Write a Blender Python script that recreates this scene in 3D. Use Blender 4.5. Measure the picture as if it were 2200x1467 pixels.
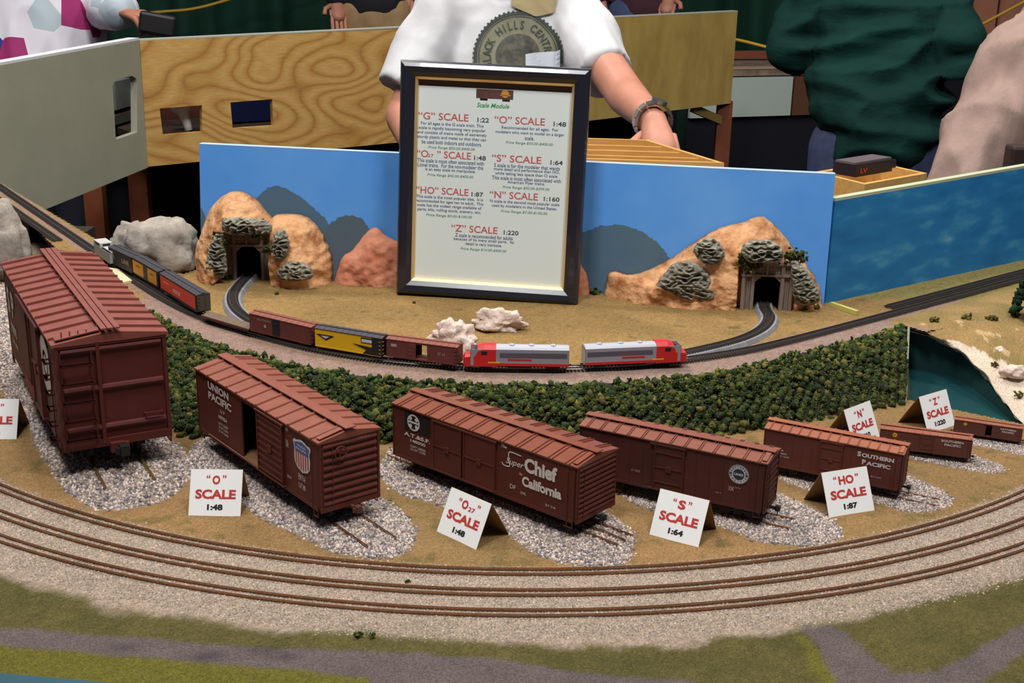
import bpy, bmesh, math, random
import numpy as np
from mathutils import Vector, Matrix, noise
from mathutils.bvhtree import BVHTree
from mathutils.geometry import tessellate_polygon
random.seed(7); rng = np.random.default_rng(7)
for o in list(bpy.data.objects): bpy.data.objects.remove(o)
SC = bpy.context.scene
COL = SC.collection
R = math.radians
LIFT = 0.95            # display table height above the floor; everything below is written with the table top at z = 0

# ---------------------------------------------------------------- camera
F = 2650.0; PITCH = R(17.6); ROLL = R(1.2); HC = 0.514
fwd = Vector((0, math.cos(PITCH), -math.sin(PITCH))); up0 = Vector((0, math.sin(PITCH), math.cos(PITCH))); rt0 = Vector((1, 0, 0))
rt = rt0*math.cos(ROLL)+up0*math.sin(ROLL); upv = up0*math.cos(ROLL)-rt0*math.sin(ROLL)
EYE = Vector((0, 0, HC))
cd = bpy.data.cameras.new('camera'); cam = bpy.data.objects.new('camera', cd); COL.objects.link(cam)
cd.sensor_width = 36; cd.lens = F/2200*36; cd.clip_start = 0.02; cd.clip_end = 60
mw = Matrix((rt, upv, -fwd)).transposed().to_4x4(); mw.translation = EYE; cam.matrix_world = mw
SC.camera = cam
# ---------------------------------------------------------------- world, lights, exposure
SC.view_settings.view_transform = 'Standard'; SC.view_settings.look = 'None'
SC.view_settings.exposure = 0.0; SC.view_settings.gamma = 1.0; SC.view_settings.use_curve_mapping = False
w = bpy.data.worlds.new('hall'); SC.world = w; w.use_nodes = True
w.node_tree.nodes['Background'].inputs[0].default_value = (0.75, 0.80, 1.0, 1); w.node_tree.nodes['Background'].inputs[1].default_value = 0.09
def area(name, loc, target, size, power, col, shape='SQUARE', sy=None):
    l = bpy.data.lights.new(name, 'AREA'); l.energy = power; l.color = col; l.shape = shape; l.size = size
    if sy: l.size_y = sy
    o = bpy.data.objects.new(name, l); COL.objects.link(o); o.location = loc
    o.rotation_euler = (Vector(target)-Vector(loc)).to_track_quat('-Z', 'Y').to_euler(); return o
area('hall_lamp', (-0.9, 2.9, 2.8), (0, 1.4, 0), 0.30, 42, (1.0, 0.95, 0.90))
area('hall_lamp', (1.0, 2.8, 3.0), (0, 1.4, 0), 0.30, 28, (1.0, 0.96, 0.92))
area('hall_lamp', (-0.5, 0.35, 2.7), (0, 1.7, 0), 0.5, 54, (1.0, 0.985, 0.97))
area('hall_lamp', (0.8, 0.25, 2.8), (0, 1.7, 0), 0.5, 47, (1.0, 0.985, 0.97))
area('hall_lamp', (-1.6, 2.2, 3.2), (-0.6, 4.2, 0), 0.9, 50, (1.0, 0.95, 0.88))
area('hall_lamp', (2.0, 2.0, 3.2), (1.5, 4.2, 0), 0.9, 40, (1.0, 0.95, 0.90))

# ---------------------------------------------------------------- helpers
def ray(u, v): return fwd+rt*((u-1100)/F)+upv*((733.5-v)/F)
def P(u, v, z=0.0):
    d = ray(u, v); return EYE+d*((z-HC)/d.z)
def Pd(u, v, zc): return EYE+ray(u, v)*zc
def PV(u, v, A, B):
    n = Vector((-(B-A).y, (B-A).x, 0)); d = ray(u, v); return EYE+d*((A-EYE).dot(n)/d.dot(n))
def s2l(c):
    return tuple(((x/255)/12.92 if x <= 10 else ((x/255+0.055)/1.055)**2.4) for x in c)
MATS = {}
def mat(name, c, rough=0.7, metal=0.0, c2=None, scale=60, bump=0.0, bscale=None, spec=0.4, thr=None, stretch=None, detail=4, emit=None, coat=0):
    if name in MATS: return MATS[name]
    m = bpy.data.materials.new(name); m.use_nodes = True; nt = m.node_tree; b = nt.nodes['Principled BSDF']
    b.inputs['Base Color'].default_value = (*s2l(c), 1); b.inputs['Roughness'].default_value = rough
    b.inputs['Metallic'].default_value = metal; b.inputs['Specular IOR Level'].default_value = spec
    if coat: b.inputs['Coat Weight'].default_value = coat
    if c2 or bump:
        tc = nt.nodes.new('ShaderNodeTexCoord'); mp = nt.nodes.new('ShaderNodeMapping')
        if stretch: mp.inputs['Scale'].default_value = stretch
        nt.links.new(tc.outputs['Object'], mp.inputs[0])
    if c2:
        n = nt.nodes.new('ShaderNodeTexNoise'); n.inputs['Scale'].default_value = scale; n.inputs['Detail'].default_value = detail
        n.inputs['Roughness'].default_value = 0.65
        r = nt.nodes.new('ShaderNodeValToRGB'); t = thr or (0.35, 0.65)
        r.color_ramp.elements[0].position = t[0]; r.color_ramp.elements[1].position = t[1]
        r.color_ramp.elements[0].color = (*s2l(c), 1); r.color_ramp.elements[1].color = (*s2l(c2), 1)
        nt.links.new(mp.outputs[0], n.inputs['Vector']); nt.links.new(n.outputs['Fac'], r.inputs[0]); nt.links.new(r.outputs[0], b.inputs['Base Color'])
    if bump:
        n = nt.nodes.new('ShaderNodeTexNoise'); n.inputs['Scale'].default_value = bscale or scale*2; n.inputs['Detail'].default_value = 5
        bp = nt.nodes.new('ShaderNodeBump'); bp.inputs['Strength'].default_value = 0.8; bp.inputs['Distance'].default_value = bump
        nt.links.new(mp.outputs[0], n.inputs['Vector']); nt.links.new(n.outputs['Fac'], bp.inputs['Height']); nt.links.new(bp.outputs[0], b.inputs['Normal'])
    MATS[name] = m; return m
def attr_mat(name, attr, cols, rough=0.9, bump=0.0, bscale=500, nscale=300, namt=0.25, spec=0.2):
    """material whose colour comes from a per-vertex flock / paint colour, broken up by fine noise"""
    m = bpy.data.materials.new(name); m.use_nodes = True; nt = m.node_tree; b = nt.nodes['Principled BSDF']
    b.inputs['Roughness'].default_value = rough; b.inputs['Specular IOR Level'].default_value = spec
    a = nt.nodes.new('ShaderNodeAttribute'); a.attribute_name = attr
    tc = nt.nodes.new('ShaderNodeTexCoord'); n = nt.nodes.new('ShaderNodeTexNoise'); n.inputs['Scale'].default_value = nscale; n.inputs['Detail'].default_value = 3
    nt.links.new(tc.outputs['Object'], n.inputs['Vector'])
    mr = nt.nodes.new('ShaderNodeMapRange'); mr.inputs['From Min'].default_value = 0.3; mr.inputs['From Max'].default_value = 0.7
    mr.inputs['To Min'].default_value = 1-namt; mr.inputs['To Max'].default_value = 1+namt
    mx = nt.nodes.new('ShaderNodeVectorMath'); mx.operation = 'SCALE'
    nt.links.new(n.outputs['Fac'], mr.inputs['Value'])
    nt.links.new(mr.outputs[0], mx.inputs['Scale']); src = a.outputs['Color']
    nt.links.new(src, mx.inputs[0]); nt.links.new(mx.outputs[0], b.inputs['Base Color'])
    if bump:
        n2 = nt.nodes.new('ShaderNodeTexNoise'); n2.inputs['Scale'].default_value = bscale; n2.inputs['Detail'].default_value = 3
        bp = nt.nodes.new('ShaderNodeBump'); bp.inputs['Distance'].default_value = bump; bp.inputs['Strength'].default_value = 0.8
        nt.links.new(tc.outputs['Object'], n2.inputs['Vector']); nt.links.new(n2.outputs['Fac'], bp.inputs['Height']); nt.links.new(bp.outputs[0], b.inputs['Normal'])
    return m

class MB:
    def __init__(s): s.v = []; s.f = []
    def add(s, vs, fs):
        k = len(s.v); s.v += [tuple(v) for v in vs]; s.f += [tuple(i+k for i in f) for f in fs]; return s
    def box(s, x0, x1, y0, y1, z0, z1, M=None):
        vs = [Vector((x, y, z)) for x in (x0, x1) for y in (y0, y1) for z in (z0, z1)]
        if M: vs = [M @ v for v in vs]
        return s.add(vs, [(0, 1, 3, 2), (4, 6, 7, 5), (0, 4, 5, 1), (2, 3, 7, 6), (0, 2, 6, 4), (1, 5, 7, 3)])
    def hexa(s, p):   # bottom 4 (ccw) + top 4
        return s.add(p, [(3, 2, 1, 0), (4, 5, 6, 7), (0, 1, 5, 4), (1, 2, 6, 5), (2, 3, 7, 6), (3, 0, 4, 7)])
    def bar(s, a, b, w, h, upd=None):
        a = Vector(a); b = Vector(b); d = (b-a).normalized(); u = Vector(upd or (0, 0, 1))
        if abs(d.dot(u)) > 0.95: u = Vector((1, 0, 0))
        x = d.cross(u).normalized()*(w/2); y = x.cross(d).normalized()*(h/2)
        return s.hexa([a-x-y, a+x-y, b+x-y, b-x-y, a-x+y, a+x+y, b+x+y, b-x+y])
    def cyl(s, a, b, r0, r1=None, n=12):
        a = Vector(a); b = Vector(b); r1 = r0 if r1 is None else r1; d = (b-a).normalized()
        u = Vector((0, 0, 1)) if abs(d.z) < 0.9 else Vector((1, 0, 0)); x = d.cross(u).normalized(); y = x.cross(d)
        vs = []
        for p, r in ((a, r0), (b, r1)):
            for i in range(n):
                t = 2*math.pi*i/n; vs.append(p+x*(r*math.cos(t))+y*(r*math.sin(t)))
        return s.add(vs, [tuple(range(n-1, -1, -1)), tuple(range(n, 2*n))]+[(i, (i+1) % n, n+(i+1) % n, n+i) for i in range(n)])
    def tube(s, pts, r, n=6):
        pts = [Vector(p) for p in pts]; vs = []
        for k, p in enumerate(pts):
            d = (pts[min(k+1, len(pts)-1)]-pts[max(k-1, 0)]).normalized(); u = Vector((0, 0, 1)) if abs(d.z) < 0.9 else Vector((1, 0, 0))
            x = d.cross(u).normalized(); y = x.cross(d)
            vs += [p+x*(r*math.cos(2*math.pi*i/n))+y*(r*math.sin(2*math.pi*i/n)) for i in range(n)]
        fs = [(k*n+i, k*n+(i+1) % n, (k+1)*n+(i+1) % n, (k+1)*n+i) for k in range(len(pts)-1) for i in range(n)]
        fs += [tuple(range(n-1, -1, -1)), tuple(range((len(pts)-1)*n, len(pts)*n))]
        return s.add(vs, fs)
    def sweep(s, pts, prof, closed=True):
        """sweep an (across, up) profile along a polyline lying roughly flat"""
        pts = [Vector(p) for p in pts]; n = len(prof); vs = []
        for k, p in enumerate(pts):
            d = (pts[min(k+1, len(pts)-1)]-pts[max(k-1, 0)]); d.z = 0; d.normalize(); x = Vector((d.y, -d.x, 0))
            vs += [p+x*a+Vector((0, 0, b)) for a, b in prof]
        fs = [(k*n+i, k*n+(i+1) % n, (k+1)*n+(i+1) % n, (k+1)*n+i) for k in range(len(pts)-1) for i in range(n if closed else n-1)]
        if closed: fs += [tuple(range(n-1, -1, -1)), tuple(range((len(pts)-1)*n, len(pts)*n))]
        return s.add(vs, fs)
    def lathe(s, prof, n=20, M=None):
        vs = []
        for r, z in prof:
            for i in range(n):
                t = 2*math.pi*i/n; v = Vector((r*math.cos(t), r*math.sin(t), z)); vs.append(M @ v if M else v)
        m = len(prof)
        fs = [(k*n+i, k*n+(i+1) % n, (k+1)*n+(i+1) % n, (k+1)*n+i) for k in range(m-1) for i in range(n)]
        fs += [tuple(range(n-1, -1, -1)), tuple(range((m-1)*n, m*n))]
        return s.add(vs, fs)
def link(name, me, m, parent=None, smooth=False, **props):
    o = bpy.data.objects.new(name, me); COL.objects.link(o)
    if m is not None: me.materials.append(m)
    if smooth: me.polygons.foreach_set('use_smooth', [True]*len(me.polygons))
    if parent is not None: o.parent = parent
    for k, v in props.items(): o[k] = v
    return o
def mk(name, mb, m, parent=None, smooth=False, **props):
    me = bpy.data.meshes.new(name); me.from_pydata(mb.v, [], mb.f); me.validate(); 
    bm = bmesh.new(); bm.from_mesh(me); bmesh.ops.recalc_face_normals(bm, faces=bm.faces); bm.to_mesh(me); bm.free(); me.update()
    return link(name, me, m, parent, smooth, **props)
def mknp(name, v, f, m, parent=None, smooth=False, colors=None, **props):
    """v (n,3), f (m,3 or 4) numpy"""
    me = bpy.data.meshes.new(name); k = f.shape[1]
    me.vertices.add(len(v)); me.vertices.foreach_set('co', v.astype(np.float32).ravel())
    me.loops.add(f.size); me.loops.foreach_set('vertex_index', f.astype(np.int32).ravel())
    me.polygons.add(len(f)); me.polygons.foreach_set('loop_start', np.arange(0, f.size, k, dtype=np.int32))
    me.update(calc_edges=True)
    if colors is not None:
        a = me.color_attributes.new('tint', 'FLOAT_COLOR', 'POINT')
        c = np.ones((len(v), 4), np.float32); c[:, :3] = colors; a.data.foreach_set('color', c.ravel())
    return link(name, me, m, parent, smooth, **props)
def thing(name, label, cat, loc=(0, 0, 0), rz=0.0, group=None):
    o = bpy.data.objects.new(name, None); COL.objects.link(o); o.location = loc; o.rotation_euler = (0, 0, rz); o.empty_display_size = 0.02
    o['label'] = label; o['category'] = cat
    if group: o['group'] = group
    return o
def tag(o, label, cat, group=None):
    o['label'] = label; o['category'] = cat
    if group: o['group'] = group
    return o
def bevel(o, w, seg=2):
    b = o.modifiers.new('bevel', 'BEVEL'); b.width = w; b.segments = seg; b.limit_method = 'ANGLE'; return o
def catmull(pts, n=12):
    pts = [Vector(p) for p in pts]; out = []
    for i in range(len(pts)-1):
        p0 = pts[max(i-1, 0)]; p1 = pts[i]; p2 = pts[i+1]; p3 = pts[min(i+2, len(pts)-1)]
        for k in range(n):
            t = k/n; out.append(0.5*((2*p1)+(p2-p0)*t+(2*p0-5*p1+4*p2-p3)*t*t+(3*p1-p0-3*p2+p3)*t**3))
    out.append(pts[-1]); return out
# text -> one mesh
_TC = {}
def text_geo(s, bold=0.0, shear=0.0):
    key = (s, bold, shear)
    if key in _TC: return _TC[key]
    c = bpy.data.curves.new('t', 'FONT'); c.body = s; c.size = 1; c.offset = bold; c.shear = shear; c.resolution_u = 3
    o = bpy.data.objects.new('t', c); COL.objects.link(o); bpy.context.view_layer.update()
    me = bpy.data.meshes.new_from_object(o.evaluated_get(bpy.context.evaluated_depsgraph_get()))
    v = np.array([(p.co.x, p.co.y) for p in me.vertices]) if len(me.vertices) else np.zeros((0, 2)); f = [tuple(p.vertices) for p in me.polygons]
    bpy.data.objects.remove(o); bpy.data.curves.remove(c); bpy.data.meshes.remove(me)
    _TC[key] = (v, f); return v, f
class Face:
    """a flat printing surface: origin, right, up; coordinates in metres"""
    def __init__(s, o, ex, ey, off=0.0003):
        s.ex = Vector(ex).normalized(); ey = Vector(ey); s.ey = (ey-s.ex*ey.dot(s.ex)).normalized(); s.n = s.ex.cross(s.ey); s.o = Vector(o)+s.n*off
    def __call__(s, x, y, lift=0): return s.o+s.ex*x+s.ey*y+s.n*lift
def put_text(mb, face, s, cx, cy, wid=None, hgt=None, bold=0.0, shear=0.0, lift=0.0, bulge=0):
    v, f = text_geo(s, bold, shear)
    if not len(v): return
    lo = v.min(0); hi = v.max(0); d = hi-lo; sx = wid/d[0] if wid else None; sy = hgt/d[1] if hgt else None
    sx = sx or sy; sy = sy or sx; c = (lo+hi)/2
    mb.add([face((p[0]-c[0])*sx+cx, (p[1]-c[1])*sy+cy, lift) for p in v], f)
def put_poly(mb, face, pts, lift=0.0):
    mb.add([face(x, y, lift) for x, y in pts], [tuple(t) for t in tessellate_polygon([[Vector((x, y, 0)) for x, y in pts]])])
def put_rect(mb, face, x0, x1, y0, y1, lift=0.0): mb.add([face(x0, y0, lift), face(x1, y0, lift), face(x1, y1, lift), face(x0, y1, lift)], [(0, 1, 2, 3)])
def put_ring(mb, face, cx, cy, r0, r1, n=32, lift=0.0, a0=0, a1=2*math.pi):
    vs = []
    for i in range(n+1):
        t = a0+(a1-a0)*i/n
        for r in (r0, r1): vs.append(face(cx+r*math.cos(t), cy+r*math.sin(t), lift))
    mb.add(vs, [(2*i, 2*i+1, 2*i+3, 2*i+2) for i in range(n)])
def board(mb, A, B, z_pts, th, holes=()):
    """vertical board through A-B; z_pts and holes are outlines in (distance along AB, z); th goes away from the viewer"""
    d = (B-A); d.z = 0; L = d.length; d.normalize(); n = Vector((-d.y, d.x, 0))
    if n.y < 0: n = -n
    loops = [z_pts]+list(holes); flat = [p for l in loops for p in l]
    tris = tessellate_polygon([[Vector((x, z, 0)) for x, z in l] for l in loops]); k = len(flat)
    def W(p, t): return Vector((A.x, A.y, 0))+d*p[0]+n*t+Vector((0, 0, p[1]))
    vs = [W(p, 0) for p in flat]+[W(p, th) for p in flat]
    fs = [tuple(t) for t in tris]+[tuple(i+k for i in reversed(t)) for t in tris]; s = 0
    for l in loops:
        m = len(l); fs += [(s+i, s+(i+1) % m, k+s+(i+1) % m, k+s+i) for i in range(m)]; s += m
    mb.add(vs, fs); return d, n
def along(p, A, B):
    d = (B-A); d.z = 0; d.normalize(); return ((p-A).x*d.x+(p-A).y*d.y, p.z)
def inside(poly, x, y):
    """vectorised point in polygon; poly list of (x,y)"""
    x = np.asarray(x); y = np.asarray(y); r = np.zeros(x.shape, bool); n = len(poly)
    for i in range(n):
        x0, y0 = poly[i][:2]; x1, y1 = poly[(i+1) % n][:2]
        if y0 == y1: continue
        c = ((y0 > y) != (y1 > y)) & (x < (x1-x0)*(y-y0)/(y1-y0)+x0); r ^= c
    return r
def dist(poly, x, y, closed=True):
    x = np.asarray(x, float); y = np.asarray(y, float); d = np.full(x.shape, 1e9); n = len(poly)
    for i in range(n if closed else n-1):
        x0, y0 = poly[i][:2]; x1, y1 = poly[(i+1) % n][:2]; dx, dy = x1-x0, y1-y0; L = dx*dx+dy*dy+1e-12
        t = np.clip(((x-x0)*dx+(y-y0)*dy)/L, 0, 1); d = np.minimum(d, np.hypot(x-x0-t*dx, y-y0-t*dy))
    return d
def sdist(poly, x, y):
    d = dist(poly, x, y); return np.where(inside(poly, x, y), d, -d)
def vnoise(x, y, sc, seed=0):
    """cheap smooth value noise, numpy"""
    r = np.random.default_rng(seed); g = r.random((64, 64)); X = np.asarray(x)*sc; Y = np.asarray(y)*sc
    i = np.floor(X).astype(int); j = np.floor(Y).astype(int); fx = X-i; fy = Y-j; fx = fx*fx*(3-2*fx); fy = fy*fy*(3-2*fy)
    a = g[i % 64, j % 64]; b = g[(i+1) % 64, j % 64]; c = g[i % 64, (j+1) % 64]; d = g[(i+1) % 64, (j+1) % 64]
    return (a*(1-fx)+b*fx)*(1-fy)+(c*(1-fx)+d*fx)*fy
def fbm(x, y, sc, seed=0): return 0.5*vnoise(x, y, sc, seed)+0.3*vnoise(x, y, sc*2.3, seed+1)+0.2*vnoise(x, y, sc*5.1, seed+2)

U = 0.05   # height of the raised back level above the front level
# ================================================================ THE HALL
floor = mk('floor', MB().box(-8, 9, -2.5, 12, -LIFT-0.05, -LIFT), mat('dark_carpet', (20, 20, 24), 0.95, c2=(30, 29, 34), scale=8), kind='structure')
mk('wall_back', MB().box(-8, 9, 11, 11.1, -LIFT, 3.5), mat('hall_wall', (70, 75, 72), 0.9, c2=(80, 84, 80), scale=2), kind='structure')

# ================================================================ FRONT LEVEL
TC = (-0.0137, 1.802)       # centre of the three concentric front tracks
R1, R2, R3 = 0.8515, 0.8875, 0.9205
topE = [(60, 470), (115, 528), (200, 598), (325, 672), (400, 712), (480, 745), (560, 768), (640, 785), (720, 800), (820, 812), (950, 822), (1080, 826), (1200, 826), (1320, 822), (1440, 812), (1560, 796), (1680, 770), (1800, 738), (1945, 700)]
E = [P(u, v, U) for u, v in topE]
Bm = [Vector((-0.80, 2.12, 0)), Vector((-0.70, 1.90, 0)), Vector((-0.60, 1.70, 0)), Vector((-0.465, 1.47, 0)), Vector((-0.415, 1.36, 0))]+[P(u, v, 0) for u, v in
     [(395, 935), (480, 925), (560, 925), (640, 935), (740, 950), (850, 950), (980, 958), (1130, 960), (1300, 955), (1450, 945), (1600, 925), (1760, 898), (1860, 880), (1955, 862)]]
def resample(pts, n):
    L = [0]
    for a, b in zip(pts, pts[1:]): L.append(L[-1]+(b-a).length)
    out = []; j = 0
    for i in range(n):
        t = L[-1]*i/(n-1)
        while j < len(L)-2 and L[j+1] < t: j += 1
        out.append(pts[j].lerp(pts[j+1], (t-L[j])/(L[j+1]-L[j]+1e-12)))
    return out
E2 = resample(catmull(E, 6), 120); B2 = resample(catmull(Bm, 6), 120)
fe0 = P(0, 1453); fe1 = P(160, 1467); fs = (fe1.y-fe0.y)/(fe1.x-fe0.x)
def fy(x): return fe0.y+(x-fe0.x)*fs
riverL = P(1955, 860); riverR = P(2200, 912)
rs = (riverR.y-riverL.y)/(riverR.x-riverL.x)
lower = [(-0.95, fy(-0.95)), (0.85, fy(0.85)), (0.85, riverL.y+rs*(0.85-riverL.x)), (riverL.x, riverL.y)]+[(p.x, p.y+0.02) for p in reversed(B2)]+[(-0.95, 2.12)]
def pxpoly(l, z=0): return [tuple(P(u, v, z)[:2]) for u, v in l]
z1 = lambda l: [(x/2.973, 1020+y/2.973) for x, y in l]
z3 = lambda l: [(1440+x/2.895, 1020+y/2.895) for x, y in l]
green = pxpoly([(-200, 1200), (0, 1240), (134, 1275), (269, 1314), (403, 1325), (538, 1345), (740, 1370), (1010, 1384), (1218, 1386), (1460, 1379), (1682, 1353), (1785, 1341), (1958, 1298), (2200, 1246), (2500, 1160), (2500, 1700), (-200, 1700)])
road = pxpoly([(-200, 1325), (0, 1350), (269, 1370), (504, 1390), (740, 1398), (1010, 1412), (1218, 1440), (1460, 1462), (1550, 1480), (1500, 1700), (700, 1700), (504, 1467), (437, 1450), (202, 1424), (0, 1403), (-200, 1380)])
road2 = pxpoly(z3([(800, 960), (1000, 930), (1100, 985), (1190, 1080), (1380, 1240), (1600, 1235), (1780, 1150), (2200, 930), (2600, 700), (2600, 900), (2200, 1090), (1940, 1300), (1800, 1500), (1100, 1500), (1040, 1294), (980, 1200), (900, 1060)]))
yell = pxpoly(z3([(760, 990), (830, 1000), (940, 1090), (1010, 1200), (1060, 1300), (1050, 1500), (940, 1500), (930, 1294), (860, 1150)]))
BAL = dict(
 G=[(-60, 700), (-10, 800), (20, 870), (60, 910), (80, 960), (112, 1010), (150, 1062), (210, 1095), (290, 1092), (360, 1072), (405, 1032), (412, 1000), (385, 960), (300, 900), (200, 760), (100, 620), (20, 600)],
 O=[(398, 985), (470, 1040), (560, 1110), (640, 1150), (740, 1192), (850, 1197), (890, 1160), (880, 1120), (825, 1075), (700, 1010), (560, 960), (480, 935), (430, 950)],
 O27=[(822, 1000), (818, 1022), (860, 1060), (960, 1090), (1060, 1120), (1120, 1170), (1200, 1208), (1330, 1216), (1358, 1180), (1345, 1130), (1200, 1050), (1000, 980), (880, 955), (840, 965)],
 S=[(1325, 1035), (1350, 1075), (1450, 1110), (1560, 1135), (1620, 1160), (1700, 1172), (1790, 1166), (1803, 1135), (1760, 1100), (1670, 1060), (1500, 1000), (1350, 990)],
 HO=[(1672, 1010), (1690, 1038), (1780, 1060), (1880, 1080), (1960, 1102), (2030, 1090), (2042, 1068), (1980, 1035), (1850, 995), (1700, 980)],
 N=[(1950, 965), (1960, 985), (2060, 1006), (2130, 1017), (2160, 1008), (2110, 985), (2000, 955)],
 Z=[(2040, 935), (2060, 950), (2140, 966), (2220, 982), (2230, 965), (2140, 945)])
BALW = {k: [tuple(p) for p in [c[:2] for c in catmull([P(u, v) for u, v in v_]+[P(*v_[0])], 4)]] for k, v_ in BAL.items()}
def C3(c): return np.array(s2l(c))
C_DIRT, C_DIRT2 = C3((136, 104, 66)), C3((110, 90, 56)); C_BAL = C3((140, 124, 108)); C_GR = C3((62, 60, 28)); C_GR2 = C3((84, 76, 40)); C_ROAD = C3((86, 76, 76)); C_YEL = C3((86, 82, 28))
def sm(a, b, x): t = np.clip((x-a)/(b-a), 0, 1); return t*t*(3-2*t)
def ground_h(x, y):
    h = 0.0008*fbm(x, y, 40, 3)
    for k, p in BALW.items():
        hh = {'G': 0.0024, 'O': 0.0008, 'O27': 0.0, 'S': 0.0003, 'HO': 0.0002, 'N': 0.0, 'Z': 0.0}[k]
        h = h+hh*sm(0.0, 0.022, sdist(p, x, y))
    r = np.hypot(x-TC[0], y-TC[1]); h = h+0.003*sm(0.835, 0.85, r)*(1-sm(0.93, 0.955, r))
    return h
def ground_col(x, y):
    n1 = fbm(x, y, 9, 11)[:, None]; n2 = fbm(x, y, 45, 12)[:, None]; n3 = rng.random(len(x))[:, None]
    c = C_DIRT*(1-n1)+C_DIRT2*n1; c = c*(0.9+0.2*n3)
    w = sm(0.62, 0.8, n2)*0.6; c = c*(1-w)+w*C_GR2
    r = np.hypot(x-TC[0], y-TC[1]); w = (sm(0.832, 0.846, r+0.008*(n2[:, 0]-0.5)))[:, None]
    c = c*(1-w)+w*C_BAL*(0.78+0.44*n3)*(0.88+0.2*n2)
    for p in BALW.values():
        w = sm(-0.003, 0.004, sdist(p, x, y))[:, None]; c = c*(1-w)+w*C_BAL*(0.8+0.4*n3)
    gd = sdist(green, x, y)+0.018*(n2[:, 0]-0.5)+0.03*(n1[:, 0]-0.5); w = sm(-0.006, 0.010, gd)[:, None]
    g = C_GR*(1-n2)+C_GR2*n2; g = g*(0.85+0.3*n3); c = c*(1-w)+w*g
    w = sm(-0.005, 0.005, sdist(yell, x, y)+0.012*(n2[:, 0]-0.5))[:, None]; c = c*(1-w)+w*C_YEL*(0.85+0.3*n3)
    for p in (road, road2):
        w = sm(-0.004, 0.004, sdist(p, x, y)+0.010*(n2[:, 0]-0.5))[:, None]*0.92; c = c*(1-w)+w*C_ROAD*(0.82+0.3*n2)*(0.95+0.1*n3)
    for u_, v_ in ((272, 1391), (436, 1415), (455, 1408), (612, 1412), (560, 1398)):
        q_ = P(u_, v_); w = np.exp(-(((x-q_.x)/0.011)**2+((y-q_.y)/0.006)**2))[:, None]*0.6; c = c*(1-w)+w*C3((58, 48, 54))
    # bright turf strip in front of the road, near the table edge
    w = (sm(0.0, 0.008, -(y-(fy(x)+0.043))+0.006*(n2[:, 0]-0.5)))[:, None]*(x < -0.1)[:, None]; c = c*(1-w)+w*C_YEL*(0.8+0.3*n3)
    return c
def terrain(name, poly, step, hf, cf, m, **props):
    xs = [p[0] for p in poly]; ys = [p[1] for p in poly]
    gx = np.arange(min(xs), max(xs)+step, step); gy = np.arange(min(ys), max(ys)+step, step); X, Y = np.meshgrid(gx, gy, indexing='ij')
    ins = inside(poly, X[:-1, :-1]+step/2, Y[:-1, :-1]+step/2); i, j = np.nonzero(ins); ny = len(gy)
    f = np.stack([i*ny+j, (i+1)*ny+j, (i+1)*ny+j+1, i*ny+j+1], 1); used = np.unique(f); mp = -np.ones(X.size, int); mp[used] = np.arange(len(used))
    x = X.ravel()[used]; y = Y.ravel()[used]
    return mknp(name, np.stack([x, y, hf(x, y)], 1), mp[f], m, smooth=True, colors=cf(x, y), **props)
M_TERR = attr_mat('flocked_scenery', 'tint', None, 0.95, 0.0011, 700, 650, 0.38)
terrain('ground', lower, 0.003, ground_h, ground_col, M_TERR, kind='structure')
# table fascia and trestle body under the front level
fa = MB(); x0, x1 = -0.95, 0.85
fa.hexa([Vector((x0, fy(x0)-0.012, -0.13)), Vector((x1, fy(x1)-0.012, -0.13)), Vector((x1, fy(x1), -0.13)), Vector((x0, fy(x0), -0.13)), Vector((x0, fy(x0)-0.012, 0.003)), Vector((x1, fy(x1)-0.012, 0.003)), Vector((x1, fy(x1), 0.003)), Vector((x0, fy(x0), 0.003))])
tag(mk('table_fascia', fa, mat('teal_paint', (12, 62, 78), 0.6, c2=(16, 70, 84), scale=20)), 'dark teal painted edge board along the front of the display table', 'edge board')
tb = MB()
tb.hexa([Vector((x0, fy(x0)+0.001, -0.12)), Vector((x1, fy(x1)+0.001, -0.12)), Vector((0.85, 1.44, -0.12)), Vector((x0, 2.11, -0.12)), Vector((x0, fy(x0)+0.001, -0.004)), Vector((x1, fy(x1)+0.001, -0.004)), Vector((0.85, 1.34, -0.014)), Vector((x0, 2.11, -0.004))])
tt = thing('display_table', 'low table that carries the front level of the model railway', 'table', (0, 1.3, -LIFT))
o = mk('table_frame', tb, mat('table_timber', (92, 70, 48), 0.8)); o.parent = tt; o.location = (0, -1.3, LIFT)
for (x, y) in ((-0.8, 0.95), (0.7, 0.85), (-0.8, 2.0), (0.7, 1.25)): mk('leg', MB().box(x-0.03, x+0.03, y-1.33, y-1.27, 0, LIFT-0.11), MATS['table_timber'], tt)

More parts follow.
